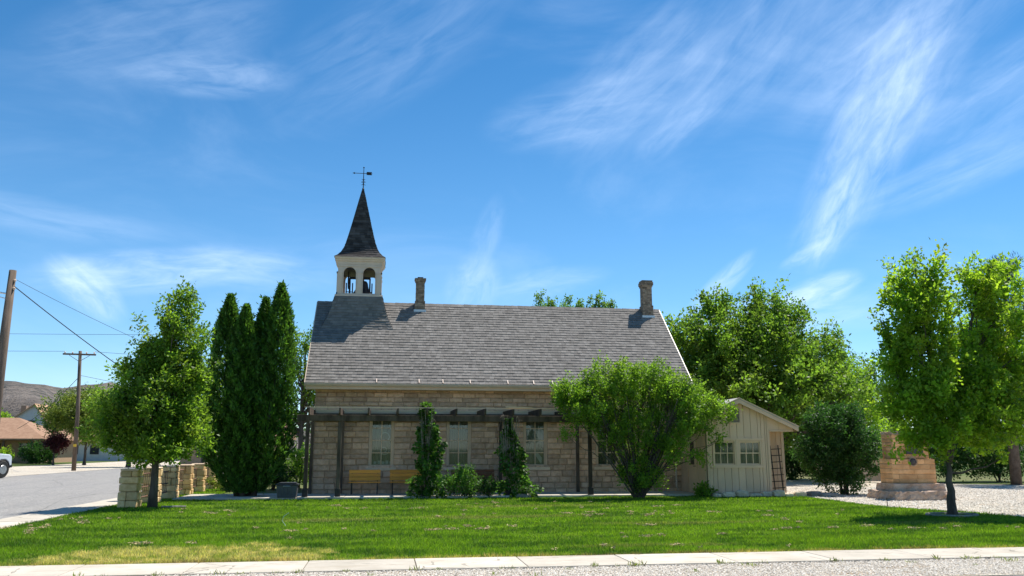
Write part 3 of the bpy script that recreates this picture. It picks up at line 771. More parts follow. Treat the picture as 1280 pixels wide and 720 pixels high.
bel.frustum(BX, BY, [(H2, H2, 8.785), (H2+.01, H2+.01, 8.90), (H2+.05, H2+.05, 8.92), (H2+.06, H2+.06, 8.98), (H2+.10, H2+.10, 9.00), (H2+.12, H2+.12, 9.07), (H2+.02, H2+.02, 9.08)], .5)
belfry = bel.build('belfry', 'white_paint', church)
# flared skirt on the ridge below the belfry, shingled
def flared(mb, rings, expo, seed, thick=.012, tabs=(.12, .26)):
    """square rings (half, z), shingled course by course on the four sides"""
    rg = random.Random(seed)
    L = [0]
    for i in range(1, len(rings)): L.append(L[-1]+math.hypot(rings[i][0]-rings[i-1][0], rings[i][1]-rings[i-1][1]))
    def at(s):
        s = min(max(s, 0), L[-1])
        for i in range(1, len(rings)):
            if s <= L[i]+1e-9:
                t = (s-L[i-1])/(L[i]-L[i-1]); return (rings[i-1][0]*(1-t)+rings[i][0]*t, rings[i-1][1]*(1-t)+rings[i][1]*t)
    n = int(L[-1]/expo)
    for j in range(n):
        s0, s1 = L[-1]*j/n, L[-1]*(j+1)/n+.01
        (h0, z0), (h1, z1) = at(s0), at(s1)
        for k in range(4):
            rot = Matrix.Rotation(k*math.pi/2, 3, 'Z'); u = -h0
            while u < h0-.004:
                w_ = rg.uniform(*tabs)
                if h0-(u+w_) < .06: w_ = h0-u
                a, b = u+.001, u+w_-.001; u += w_; t = thick*rg.choice((1, 1.7)); q = h1/max(h0, 1e-4)
                pts = [(a, -h0, z0), (b, -h0, z0), (a, -h0-t*.9, z0+t*.5), (b, -h0-t*.9, z0+t*.5), (b*q, -h1-.001, z1), (a*q, -h1-.001, z1)]
                pp = []
                for p in pts:
                    v = rot @ Vector((p[0], p[1], 0)); pp.append((BX+v.x, BY+v.y, p[2]))
                mb.add(pp, [(0, 1, 3, 2), (2, 3, 4, 5)], rg.random()**1.2)
sk = MB(); rings = [(1.50, 5.96), (1.40, 6.10), (1.25, 6.40), (1.12, 6.72), (1.02, 7.08), (.93, 7.50)]
sk.frustum(BX, BY, [(h-.012, h-.012, z) for h, z in rings], .2); flared(sk, rings, .115, 21)
sk.build('tower_skirt', 'shingle', belfry)
sp = MB(); rings = [(.99, 9.075), (.88, 9.16), (.76, 9.30), (.665, 9.48), (.575, 9.75), (.475, 10.15), (.36, 10.65), (.24, 11.20), (.13, 11.70), (.035, 12.12)]
sp.frustum(BX, BY, [(max(h-.012, .01), max(h-.012, .01), z) for h, z in rings], .2); flared(sp, rings, .115, 22)
for k in range(4):                                           # hip ridges of the spire
    rot = Matrix.Rotation(k*math.pi/2, 3, 'Z'); sp.tube([tuple(Vector((BX, BY, z)) + rot @ Vector((h, h, 0))) for h, z in rings], .016, 5, r=.1)
sp.build('spire', 'dark_shingle', belfry)
MB().box(BX-.78, BX+.78, BY-.78, BY+.78, 8.60, 8.66).build('belfry_ceiling', 'iron', belfry)
b_ = MB()
b_.lathe([(.37, 0), (.39, .02), (.34, .09), (.27, .20), (.235, .34), (.22, .45), (.17, .53), (.06, .56), (.05, .60)], (BX+.10, BY, 7.74), 24)
b_.build('bell', 'bronze', belfry, smooth=True)
b_ = MB(); b_.box(BX-.42, BX+.42, BY-.04, BY+.04, 8.36, 8.45)
for s in (-1, 1):
    b_.tube([(BX+.40*s, BY-.22, 7.62), (BX+.40*s, BY, 8.40)], .03, 8); b_.tube([(BX+.40*s, BY+.22, 7.62), (BX+.40*s, BY, 8.40)], .03, 8)
b_.tube([(BX-.46, BY+.34*math.cos(a), 8.30+.34*math.sin(a)) for a in np.linspace(0, 2*math.pi, 25)], .018, 6)
for a in range(4): b_.tube([(BX-.46, BY-.34*math.cos(a*.785), 8.30-.34*math.sin(a*.785)), (BX-.46, BY+.34*math.cos(a*.785), 8.30+.34*math.sin(a*.785))], .011, 6)
b_.build('bell_frame', 'iron', belfry)
b_ = MB()
for c in (-.38, .38):
    b_ = MB()
    for u in (c-.12, c+.12): b_.tube([(BX+u, BY-.72, 7.60), (BX+u, BY-.72, 8.06)], .024, 6)
    b_.tube([(BX+c-.14, BY-.72, 7.70), (BX+c+.14, BY-.72, 7.70)], .018, 6); b_.build('railing', 'iron', belfry)
v_ = MB(); zt = 12.10
v_.tube([(BX, BY, zt), (BX, BY, 13.12)], [.022, .012], 8)
v_.lathe([(.0, 0), (.045, .03), (.05, .06), (.03, .10), (.0, .12)], (BX, BY, zt+.02), 10)
v_.lathe([(.0, 0), (.03, .02), (.03, .05), (.0, .07)], (BX, BY, 13.08), 10)
v_.tube([(BX-.40, BY, 12.86), (BX+.36, BY, 12.86)], .013, 6)
v_.prism([(BX-.46, 12.86), (BX-.36, 12.90), (BX-.36, 12.82)], 'y', BY-.008, BY+.008)
v_.prism([(BX+.12, 12.80), (BX+.12, 12.93), (BX+.34, 12.93), (BX+.31, 12.865), (BX+.34, 12.80)], 'y', BY-.008, BY+.008)
for s in (-1, 1):
    for zc, rr in ((12.42, .06), (12.56, .045)):
        v_.tube([(BX+s*(.012+rr*(1-math.cos(a))), BY, zc+rr*math.sin(a)) for a in np.linspace(-1.9, 2.0, 12)], .010, 5)
v_.build('weather_vane', 'iron', belfry)
# downspout by the shed
d = MB(); d.tube([(10.72, EY-.04, EZ-.10), (10.72, EY-.02, EZ-.25), (10.74, WY-.06, 3.35), (10.74, WY-.06, .25), (10.74, WY-.20, .12)], .035, 8)
d.build('downspout', 'white_paint', church)

# ================================================================== PERGOLA
perg = thing('pergola', 'weathered dark timber pergola along the front of the stone church', 'pergola', (3, 29.5, 0))
FY, PBY = 28.62, 30.52
fx = (-2.50, -1.46, 1.35, 4.15, 6.98)
for i, x in enumerate(fx):
    m = MB(); m.box(x-.06, x+.06, FY-.06, FY+.06, .10, 2.52); m.build('post', 'old_timber', perg, bevel=.008)
    m = MB(); m.box(x-.085, x+.085, FY-.085, FY+.085, .02, .32); m.build('post_shoe', 'iron', perg, bevel=.005)
    m = MB(); m.box(x-.05, x+.05, PBY-.05, PBY+.05, .07, 2.60); m.build('post', 'old_timber', perg)
m = MB(); m.box(-2.85, 7.25, FY-.10, FY-.055, 2.50, 2.70); m.box(-2.85, 7.25, FY+.055, FY+.10, 2.50, 2.70); m.build('beam', 'old_timber', perg, bevel=.006)
m = MB(); m.box(-2.44, 7.2, PBY+.052, PBY+.10, 2.56, 2.83); m.build('ledger', 'old_timber', perg)
m = MB(); m.box(-2.44, 7.2, PBY+.115, PBY+.150, 2.832, 2.965); m.build('ledger_board', 'pale_timber', perg)
x = -2.42; k = 0
while x < 7.2:
    j = random.uniform(-.03, .03); t = random.uniform(-.015, .01)
    m = MB(); m.prism([(FY-.42, 2.84), (FY-.42, 2.92+t), (PBY+.1, 2.93), (PBY+.1, 2.75), (FY-.30, 2.70), (FY-.38, 2.74)], 'x', x+j-.025, x+j+.025)
    m.build('rafter', 'old_timber', perg); x += .955; k += 1
m = MB()
m.box(-2.6, 7.3, FY-.34, FY-.29, 2.925, 2.95); m.box(-2.5, 7.2, FY+.62, FY+.67, 2.935, 2.96)
m.box(4.0, 4.9, FY-.5, FY-.40, 2.951, 2.985, rot=Matrix.Rotation(R(1.5), 3, 'Y'))
m.build('lath', 'pale_timber', perg)

# ================================================================== BENCHES
def bench(x0, x1, y, wood, label):
    root = thing('bench', label, 'bench', ((x0+x1)/2, y, .07), 'benches under the pergola')
    m = MB()
    for k in range(3): m.box(x0, x1, y-.42+.135*k, y-.42+.135*k+.12, .46, .49)
    m.build('seat', wood, root, bevel=.005)
    m = MB()
    for k in range(3): m.box(x0, x1, y+.012*k, y+.03+.012*k, .52+.125*k, .52+.125*k+.115)
    m.build('backrest', wood, root, bevel=.005)
    for x in (x0+.10, x1-.10):
        m = MB(); m.tube([(x, y-.38, .07), (x, y-.36, .45)], .018, 6); m.tube([(x, y+.02, .07), (x, y+.02, .50), (x, y+.06, .88)], .018, 6); m.tube([(x, y-.36, .44), (x, y+.02, .44)], .016, 6)
        m.build('leg', 'iron', root)
bench(-1.17, -.10, 30.2, 'bench_wood', 'honey coloured slat bench below the leftmost church window')
bench(.22, 1.32, 30.2, 'bench_wood', 'honey coloured slat bench half hidden by the left vine column')
bench(2.35, 3.88, 30.2, 'dark_bench', 'dark red brown bench between the two vine covered posts')

# ================================================================== GREY BIN at left end of pergola
root = thing('storage_bin', 'low grey plastic bin with black lid at the left end of the pergola', 'bin', (-3.1, 28.8, .05))
m = MB(); x0, x1, y0, y1 = -3.40, -2.74, 28.55, 29.05
m.add([(x0+.04, y0+.03, .05), (x1-.04, y0+.03, .05), (x1-.04, y1-.03, .05), (x0+.04, y1-.03, .05), (x0, y0, .44), (x1, y0, .44), (x1, y1, .44), (x0, y1, .44)],
      [(0, 3, 2, 1), (0, 1, 5, 4), (1, 2, 6, 5), (2, 3, 7, 6), (3, 0, 4, 7), (4, 5, 6, 7)], .5)
for k in range(4): m.box(x0+.10+.13*k, x0+.13+.13*k, y0-.012, y0+.03, .10, .38, r=.5)
m.build('body', 'grey_plastic', root, bevel=.01)
m = MB(); m.box(x0-.03, x1+.03, y0-.03, y1+.03, .442, .48); m.box(x0+.05, x1-.05, y0+.05, y1-.05, .48, .53); m.build('lid', 'dark_plastic', root, bevel=.01)
m = MB(); m.tube([(x0+.22, y0-.02, .40), (x0+.22, y0-.05, .42), (x1-.22, y0-.05, .42), (x1-.22, y0-.02, .40)], .012, 6); m.build('handle', 'rim', root)

# ================================================================== SHED
shed = thing('garden_shed', 'beige board and batten shed with gable end at the right of the church', 'shed', (12.4, 29.5, 0))
SX0, SX1, SX2, SY, SYR, SYB, SXR = 10.98, 13.28, 14.25, 28.1, 29.05, 32.2, 14.16
PKX, PKZ, SLP = 12.14, 3.34, .455
def top(x): return PKZ - .06 - SLP*abs(x-PKX)
def siding(mb, gv, x0, x1, y, z0, z1f, holes, step=.255, back=.12):
    bp = set(); x = x0
    while x < x1-.02: bp.add(round(x, 4)); x += step
    bp = {v for v in bp if all(abs(v-e) > .06 for h in holes for e in h[:2])} | {e for h in holes for e in h[:2]} | {x0, x1}
    bp = sorted(bp)
    for x, b in zip(bp[:-1], bp[1:]):
        hs_ = [h for h in holes if h[0] < (x+b)/2 < h[1]]
        lo = z0
        for h in sorted(hs_, key=lambda h: h[2]):
            mb.add([(x+.007, y, lo), (b-.007, y, lo), (b-.007, y, h[2]), (x+.007, y, h[2]), (x+.007, y+.03, lo), (b-.007, y+.03, lo), (b-.007, y+.03, h[2]), (x+.007, y+.03, h[2])],
                   [(0, 1, 2, 3), (1, 5, 6, 2), (4, 0, 3, 7), (3, 2, 6, 7), (4, 5, 1, 0)]); lo = h[3]
        za, zb = z1f(x+.007), z1f(b-.007); r = random.random()
        mb.add([(x+.007, y, lo), (b-.007, y, lo), (b-.007, y, zb), (x+.007, y, za), (x+.007, y+.03, lo), (b-.007, y+.03, lo), (b-.007, y+.03, zb), (x+.007, y+.03, za)],
               [(0, 1, 2, 3), (1, 5, 6, 2), (4, 0, 3, 7), (3, 2, 6, 7), (4, 5, 1, 0)], r)
wn = [(11.18, 12.02, 1.02, 1.90), (12.10, 12.96, 1.02, 1.90)]
hol = [(11.17, 12.97, 1.02, 1.90), (11.88, 12.24, 2.50, 3.00)]
m = MB(); siding(m, None, SX0+.09, SX1-.09, SY, .12, top, [hol[0]])
m.box(SX0, SX0+.09, SY-.012, SY+.03, .10, top(SX0)); m.box(SX1-.09, SX1, SY-.012, SY+.03, .10, top(SX1))
m.build('front_wall', 'siding', shed)
m = MB()    # core behind the boards, cut round the window pair
def core(x0, x1, z0, z1f0, z1f1): m.add([(x0, SY+.03, z0), (x1, SY+.03, z0), (x1, SY+.03, z1f1), (x0, SY+.03, z1f0), (x0, SY+.12, z0), (x1, SY+.12, z0), (x1, SY+.12, z1f1), (x0, SY+.12, z1f0)],
               [(0, 1, 2, 3), (1, 5, 6, 2), (4, 0, 3, 7), (3, 2, 6, 7), (4, 5, 1, 0), (5, 4, 7, 6)], .5)
core(SX0, 11.17, .1, top(SX0), top(11.17)); core(12.97, SX1, .1, top(12.97), top(SX1)); core(11.17, 12.97, .1, 1.02, 1.02); core(11.17, PKX, 1.90, top(11.17), top(PKX)); core(PKX, 12.97, 1.90, top(PKX), top(12.97))
m.build('wall_core', 'groove', shed)
for (a, b, c, d) in wn: sash_window(shed, a, b, c, d, SY-.02, 3, 1, 'siding', sill=False, casing=.055, deep=.13)
m = MB(); m.box(11.10, 13.04, SY-.045, SY-.005, .955, 1.018); m.box(11.10, 13.04, SY-.04, SY-.005, 1.902, 1.96); m.box(12.022, 12.098, SY-.03, SY+.08, 1.02, 1.90); m.build('window_trim', 'siding', shed)
# gable vent
m = MB(); m.box(11.86, 11.90, SY-.03, SY-.002, 2.46, 3.02); m.box(12.20, 12.24, SY-.03, SY-.002, 2.46, 3.02); m.box(11.90, 12.20, SY-.03, SY-.002, 2.98, 3.02); m.box(11.90, 12.20, SY-.03, SY-.002, 2.46, 2.50)
vt = m.build('vent', 'siding', shed)
m = MB()
for k in range(9): m.box(11.90, 12.20, SY-.024, SY-.004, 2.505+.053*k, 2.505+.053*k+.040, rot=Matrix.Rotation(R(-35), 3, 'X'))
m.build('louvres', 'groove', vt)
# left side wall with its glazed door, recess at the right
m = MB(); y = SY+.12
m.box(SX0, SX0+.1, SY+.12, WY-.02, .02, top(SX0), r=.5)
while y < WY-.05:
    if not (28.95 < y+.12 < 29.85): m.box(SX0-.03, SX0, y+.006, y+.244, .08, top(SX0)-.02)
    y += .25
m.build('side_wall', 'siding', shed)
dr = MB().box(SX0-.055, SX0-.001, 28.98, 29.82, .08, 2.05).build('door', 'siding', shed)
MB().box(SX0-.065, SX0-.056, 29.22, 29.58, 1.05, 1.85).build('door_pane', 'dark_glass', dr)
MB().tube([(SX0-.06, 29.10, 1.0), (SX0-.11, 29.10, 1.0), (SX0-.11, 29.20, 1.0)], .012, 6).build('handle', 'iron', dr)
m = MB(); siding(m, None, SX1+.02, SX2-.10, SYR, .06, lambda x: 2.21, [], .33)
m.box(SX2-.10, SX2, SYR-.03, SYR+.03, .05, 2.21); m.box(SX1, SX1+.03, SY+.12, SYR+.03, .05, 2.21)
m.box(SX2-.08, SX2, SYR+.03, SYB, .03, 2.22, r=.5); m.box(SX0, SX2-.08, SYB-.1, SYB, .03, 2.25, r=.5)
m.build('recess_wall', 'siding', shed)
MB().box(SX1+.02, SX2-.10, SYR+.031, SYR+.1, .05, 2.21).build('recess_core', 'groove', shed)
m = MB(); m.add([(SX1, SY-.012, 2.25), (SXR, SY-.012, 2.25), (SXR, SY-.012, top(SXR)), (SX1, SY-.012, top(SX1)), (SX1, SY+.04, 2.25), (SXR, SY+.04, 2.25), (SXR, SY+.04, top(SXR)), (SX1, SY+.04, top(SX1))],
                 [(0, 1, 2, 3), (1, 5, 6, 2), (4, 0, 3, 7), (4, 5, 1, 0), (5, 4, 7, 6)], .5)
m.box(SX1, SXR, SY-.03, SY+.045, 2.19, 2.248); m.box(SX1+.01, SXR, SY+.05, SYR, 2.20, 2.22)
for xx in (13.62, 13.92): m.box(xx, xx+.03, SY-.024, SY-.013, 2.25, top(xx+.03)-.03)
m.build('gable_return', 'siding', shed)
# roof
m = MB(); y0, y1 = SY-.22, SYB+.1
for s, xe in ((-1, 10.55), (1, 14.27)):
    ze = PKZ-SLP*abs(xe-PKX)
    m.add([(PKX, y0, PKZ), (xe, y0, ze), (xe, y1, ze), (PKX, y1, PKZ), (PKX, y0, PKZ-.05), (xe, y0, ze-.05), (xe, y1, ze-.05), (PKX, y1, PKZ-.05)],
          [(0, 1, 2, 3)[::s], (4, 7, 6, 5)[::s], (0, 4, 5, 1)[::s], (1, 5, 6, 2)[::s], (2, 6, 7, 3)[::s]], .5)
rf = m.build('roof', 'shed_roof', shed)
m = MB()
for s, xe in ((-1, 10.55), (1, 14.27)):
    ze = PKZ-SLP*abs(xe-PKX)
    m.prism([(PKX, PKZ-.052), (xe, ze-.052), (xe, ze-.17), (PKX, PKZ-.185)][::s], 'y', y0+.01, y0+.04)
    m.prism([(PKX, PKZ+.012), (xe+.015*s, ze+.012), (xe+.015*s, ze-.02), (PKX, PKZ-.02)][::s], 'y', y0-.02, y0-.002)
    m.box(min(xe, xe-.03*s), max(xe, xe-.03*s), y0+.04, y1, ze-.17, ze-.055)
m.build('barge_board', 'trim', rf)
# trellis leaning in the recess
tr = MB()
lean = Matrix.Rotation(R(-3), 3, 'X') @ Matrix.Rotation(R(-2.5), 3, 'Y')
for x in (13.42, 13.72, 14.02): tr.box(x-.018, x+.018, 28.78, 28.80, .03, 1.72, rot=lean, piv=(13.72, 28.8, .03))
for k in range(7): tr.box(13.36, 14.10, 28.762, 28.778, .22+.225*k, .25+.225*k, rot=lean, piv=(13.72, 28.8, .03))
tag(tr.build('trellis', 'iron', base=(13.72, 28.8, .03)), 'brown wooden lattice trellis leaning in the recess of the beige shed', 'trellis')

# rocks
def rock(name, x, y, sx, sy, sz, mat, label, group=None, seed=0, z=0, rz=0):
    rg = np.random.RandomState(seed); n, mth = 12, 7; vs = []
    for j in range(mth+1):
        ph = math.pi*j/mth
        for i in range(n):
            t = 2*math.pi*i/n; d = (math.sin(ph)*math.cos(t), math.sin(ph)*math.sin(t), math.cos(ph))
            q = [math.copysign(abs(v)**.55, v) for v in d]; k = 1+rg.uniform(-.10, .10)
            X, Y = q[0]*sx*k, q[1]*sy*k
            vs.append((x+X*math.cos(rz)-Y*math.sin(rz), y+X*math.sin(rz)+Y*math.cos(rz), z+sz*.75+q[2]*sz*k))
    fs = [(j*n+i, (j+1)*n+i, (j+1)*n+(i+1) % n, j*n+(i+1) % n) for j in range(mth) for i in range(n)]
    mb = MB(); mb.add(vs, fs, rg.uniform(.3, .9))
    return tag(mb.build(name, mat, base=(x, y, z)), label, 'rock', group)
ORD = ['leftmost', 'second', 'third', 'fourth', 'fifth', 'sixth', 'seventh', 'rightmost']
xr = [11.12, 11.52, 11.98, 12.46, 12.90, 13.30, 13.66, 14.06]; wr = [.15, .24, .22, .26, .20, .22, .16, .22]
for i in range(8):
    lb = ('%s pale flat rock in the row along the shed foot' % ORD[i]) if i in (0, 7) else ('%s pale flat rock from the left in the row at the shed foot' % ORD[i])
    rock('edging_rock', xr[i], 27.72+random.uniform(-.05, .05), wr[i], .14, .07+.03*(i % 3), 'rock', lb, 'rocks along the shed foot', i)
for i, (x, y, a, b, c, lb) in enumerate([(14.75, 28.0, .26, .2, .09, 'flat grey rock on the gravel just right of the shed'), (15.15, 27.75, .34, .25, .07, 'widest low grey rock between the shed and the round shrub'), (17.4, 41.5, .5, .3, .16, 'far grey boulder on the gravel behind the round shrub')]):
    rock('grey_rock', x, y, a, b, c, 'grey_rock', lb, None, 40+i)
rock('garden_rock', 4.62, 28.35, .26, .14, .08, 'grey_rock', 'grey stone lying at the foot of the right vine column', None, 60)

# ================================================================== MONUMENT
mon = thing('stone_monument', 'stepped tan stone monument with bronze plaque on rough slabs beside the drive', 'monument', (17.0, 25.9, 0))
def rough_slab(x0, x1, y0, y1, z0, z1, name, mat, jit, seed, slope=.0):
    rg = np.random.RandomState(seed); mb = MB(); nx = int((x1-x0)/.14)+2; ny = int((y1-y0)/.14)+2; nz = 3
    ring = [(x0+(x1-x0)*i/nx, y0) for i in range(nx)] + [(x1, y0+(y1-y0)*i/ny) for i in range(ny)] + [(x1-(x1-x0)*i/nx, y1) for i in range(nx)] + [(x0, y1-(y1-y0)*i/ny) for i in range(ny)]
    n = len(ring); vs = []; cx, cy = (x0+x1)/2, (y0+y1)/2
    for j in range(nz+1):
        z = z0+(z1-z0)*j/nz; sc = 1-slope*j/nz
        for (x, y) in ring:
            k = 0 if False else 1
            vs.append((cx+(x-cx)*sc+rg.uniform(-jit, jit), cy+(y-cy)*sc+rg.uniform(-jit, jit), z+(rg.uniform(-jit, jit)*.5 if 0 < j else 0)))
    fs = [(j*n+i, j*n+(i+1) % n, (j+1)*n+(i+1) % n, (j+1)*n+i) for j in range(nz) for i in range(n)]
    vs.append((cx, cy, z1+.01)); c = len(vs)-1
    fs += [(nz*n+i, nz*n+(i+1) % n, c) for i in range(n)]
    mb.add(vs, fs, .5); return mb.build(name, mat, mon)
rough_slab(15.92, 18.02, 25.05, 26.7, 0, .27, 'base_slab', 'monument_base', .045, 3, .05)
rough_slab(16.12, 17.93, 25.42, 26.45, .262, .50, 'plinth', 'monument_base', .018, 4, .04)
def block_tower(x0, x1, y0, y1, z0, z1, name, ch, seed, lmin=.25, lmax=.7):
    m = MB(); m.box(x0+.012, x1-.012, y0+.012, y1-.012, z0, z1-.01, r=.0)
    a = dict(ch=ch, lmin=lmin, lmax=lmax, depth=.014, gap=.012, rough=.006)
    masonry(m, (x0, y0+.010, z0), (1, 0, 0), (0, -1, 0), x1-x0, z1-z0, seed=seed, **a)
    masonry(m, (x0+.010, y0, z0), (0, 1, 0), (-1, 0, 0), y1-y0, z1-z0, seed=seed+1, **a)
    masonry(m, (x1-.010, y0, z0), (0, 1, 0), (1, 0, 0), y1-y0, z1-z0, seed=seed+2, **a)
    m.add([(x0, y0, z1-.004), (x1, y0, z1-.004), (x1, y1, z1-.004), (x0, y1, z1-.004)], [(0, 1, 2, 3)], .6)
    return m.build(name, 'monument_stone', mon)
block_tower(16.24, 17.78, 25.62, 26.32, .50, 1.28, 'lower_block', .155, 3, .2, .8)
up_ = block_tower(16.36, 17.62, 25.68, 26.30, 1.28, 2.06, 'upper_block', .13, 8, .2, .5)
rough_slab(16.35, 16.98, 25.67, 26.31, 2.06, 2.15, 'cap_stone', 'monument_base', .015, 9)
rough_slab(17.0, 17.60, 25.68, 26.30, 2.058, 2.09, 'cap_stone', 'monument_base', .012, 10)
MB().box(16.80, 17.40, 25.635, 25.665, 1.42, 1.90).build('plaque', 'bronze', mon, bevel=.008)
m = MB(); m.lathe([(.105, 0), (.105, .02), (.085, .03), (.08, .022), (0.001, .03)], (0, 0, 0), 24)
vs = [(16.98+x, 25.60-z, 1.19+y) for x, y, z in m.v]; m.v = vs; m.build('medallion', 'bronze', mon)
ring = MB(); ring.tube([(16.98+.135*math.cos(a), 25.592, 1.19+.135*math.sin(a)) for a in np.linspace(0, 2*math.pi, 25)], .014, 6); ring.build('medallion_rim', 'monument_base', mon)

# ================================================================== STREET PILLARS AND RAILS
PL = ['nearest stone pillar by the side street, left of the pear tree trunk', 'second stone pillar, just behind the pear tree trunk', 'third stone pillar of the row, right of the pear tree trunk',
      'fourth stone pillar in the row along the side street', 'fifth stone pillar in the row, second from the far end', 'farthest stone pillar in the row along the side street']
for i in range(6):
    y = 25.1+2.2*i; x = -7.20
    root = thing('stone_pillar', PL[i], 'pillar', (x+.24, y+.24, 0), 'stone pillars along the side street')
    m = MB(); hw = .235; cx, cy = x+.24, y+.24; z = 0; rg = random.Random(i+50)
    while z < .96:
        h = rg.uniform(.15, .24)
        if z+h > .86: h = 1.0-z
        f = 1-.10*z; w0 = hw*f*1.08
        split = rg.uniform(-.10, .10); mode = rg.random()
        cuts = [(-w0, split), (split, w0)] if mode < .65 else [(-w0, w0)]
        for (a, b) in cuts:
            for (c, d) in (((-w0, rg.uniform(-.08, .08)),) if False else ((-w0, 0.0), (0.0, w0))):
                j = rg.uniform(-.018, .022); jj = rg.uniform(-.018, .022)
                X0 = cx+a-(j if a == -w0 else -.006); X1 = cx+b+(j if b == w0 else -.006); Y0 = cy+c-(jj if c == -w0 else -.006); Y1 = cy+d+(jj if d == w0 else -.006)
                m.box(X0, X1, Y0, Y1, z+.008, z+h-.004, r=rg.random())
        z += h
    o = m.build('shaft', 'pillar_stone', root, bevel=.018)
    MB().box(cx-hw+.05, cx+hw-.05, cy-hw+.05, cy+hw-.05, 0, .97, r=.1).build('mortar', 'mortar', root)
    m = MB(); m.box(cx-hw-.01, cx+hw+.01, cy-hw-.01, cy+hw+.01, 1.0, 1.055); m.build('cap', 'stone_sill', root, bevel=.02)
    if i < 5:
        yy0, yy1 = y+.50, y+2.18
        rl = thing('fence_rail', 'rusty brown metal railing between the %s pillars' % ['first and second', 'second and third', 'third and fourth', 'fourth and fifth', 'fifth and sixth'][i], 'railing', (cx, (yy0+yy1)/2, 0), 'railings between the stone pillars')
        for z in (.22, .50, .88):
            m = MB(); m.tube([(cx, yy0, z), (cx, yy1, z)], .020, 6); m.build('rail', 'rail_rust', rl)
        k = 0; yy = yy0+.12
        while yy < yy1-.05:
            m = MB(); m.tube([(cx, yy, .22), (cx, yy, .88)], .009, 5); m.build('baluster', 'rail_rust', rl); yy += .21

# ================================================================== UTILITY POLES AND WIRES
pole = thing('utility_pole', 'tall thick brown utility pole at the left edge of the picture', 'utility pole', (-22.6, 53.6, 0))
m = MB(); m.tube([(-22.6, 53.6, -.2), (-22.58, 53.6, 6), (-22.5, 53.6, 12.2)], [.34, .28, .20], 14); m.build('shaft', 'pole_wood', pole, smooth=True)
m = MB(); m.tube([(-22.7, 53.5, 10.75), (-23.6, 53.3, 10.85), (-24.4, 53.1, 10.70)], .05, 8); m.tube([(-22.7, 53.5, 10.45), (-23.4, 53.35, 10.62)], .03, 6); m.box(-24.9, -24.1, 52.95, 53.25, 10.50, 10.68); m.build('lamp_arm', 'flashing', pole)
m = MB()
for z in (11.0, 11.5): m.lathe([(.05, 0), (.09, .03), (.05, .07), (.09, .10), (.04, .14)], (-22.28, 53.5, z), 10)
m.build('insulator', 'white_paint', pole)
pole2 = thing('utility_pole', 'slim utility pole with a crossarm across the side street', 'utility pole', (-22.85, 68.2, 0))
m = MB(); m.tube([(-22.85, 68.2, -.2), (-22.95, 68.2, 4), (-23.2, 68.2, 8.95)], [.165, .145, .115], 12); m.build('shaft', 'pole_wood', pole2, smooth=True)
m = MB(); m.box(-24.35, -22.05, 68.05, 68.17, 8.62, 8.74, rot=Matrix.Rotation(R(8), 3, 'Z')); m.tube([(-23.9, 68.03, 8.6), (-23.2, 68.08, 8.15)], .02, 6); m.tube([(-22.5, 68.2, 8.6), (-23.15, 68.08, 8.15)], .02, 6); m.build('crossarm', 'pole_wood', pole2)
for x in (-24.25, -23.7, -22.7, -22.15):
    MB().lathe([(.03, 0), (.06, .02), (.04, .06), (.07, .09), (.02, .14)], (x, 68.1, 8.74), 8).build('insulator', 'white_paint', pole2)
MB().box(-22.98, -22.78, 68.0, 68.03, 1.75, 1.95).build('marker', 'yellow_tag', pole2)
def wire(p, q, sag, r, label):
    p = Vector(p); q = Vector(q); pts = []
    for i in range(25):
        t = i/24; v = p.lerp(q, t); v.z -= sag*4*t*(1-t); pts.append(v)
    m = MB(); m.tube(pts, r, 5); c = p.lerp(q, .5)
    tag(m.build('overhead_wire', 'wire', base=tuple(c)), label, 'wire', 'overhead wires')
wire((-22.3, 53.6, 11.2), (-13.9, 70, 3.6), .35, .030, 'thick black cable sloping steeply down from the big pole behind the pear tree')
wire((-22.3, 53.6, 11.65), (-8.0, 84, 6.5), .8, .013, 'thin wire sloping down from the big pole above the thick cable')
wire((-70, 62, 10.3), (40, 82, 15.9), 2.2, .013, 'upper thin wire crossing the sky behind the pear tree')
wire((-24.25, 68.1, 8.9), (-80, 58, 8.9), .5, .013, 'lower wire running left from the crossarm of the slim pole')
wire((-22.15, 68.2, 8.9), (40, 78, 13.2), 1.8, .013, 'wire running right from the crossarm of the slim pole')
wire((-23.05, 68.1, 7.0), (-36.5, 92, 3.6), .4, .022, 'dark service cable dropping left from the slim pole to the ranch house')
wire((-23.1, 68.2, 7.1), (10, 110, 3.0), .5, .015, 'faint wire dropping right from the middle of the slim pole')

# ================================================================== PICKUP TRUCK (only its front end is in the picture)
tr_az = R(-20)   # rotation about z; local +y is the nose
tk = thing('pickup_truck', 'white pickup truck with black tyres parked on the gravel shoulder at the left edge', 'pickup truck', (-22.55, 50.4, 0), rz=tr_az)
def tb(): return MB()
m = tb()   # body: side profile extruded across
prof = [(-2.75, .62), (-2.75, 1.22), (-.75, 1.24), (-.62, 1.80), (-.35, 1.92), (.55, 1.90), (.85, 1.78), (1.40, 1.34), (2.20, 1.28), (2.34, 1.16), (2.36, .70), (2.20, .64), (2.12, .88), (1.90, 1.02), (1.55, 1.02), (1.32, .88), (1.22, .52), (-1.15, .52), (-1.25, .88), (-1.48, 1.02), (-1.85, 1.02), (-2.08, .88), (-2.18, .60)]
def strip(prof, hw):
    n = len(prof); vs = [(-hw*(.86 if z > 1.4 else 1), y, z) for y, z in prof] + [(hw*(.86 if z > 1.4 else 1), y, z) for y, z in prof]
    return vs, [tuple(range(n)), tuple(range(2*n-1, n-1, -1))] + [(i, n+i, n+(i+1) % n, (i+1) % n) for i in range(n)]
vs, fs = strip(prof, .95); m.add(vs, fs, .5); m.build('body', 'car_paint', tk, world=False, bevel=.03)
m = tb()
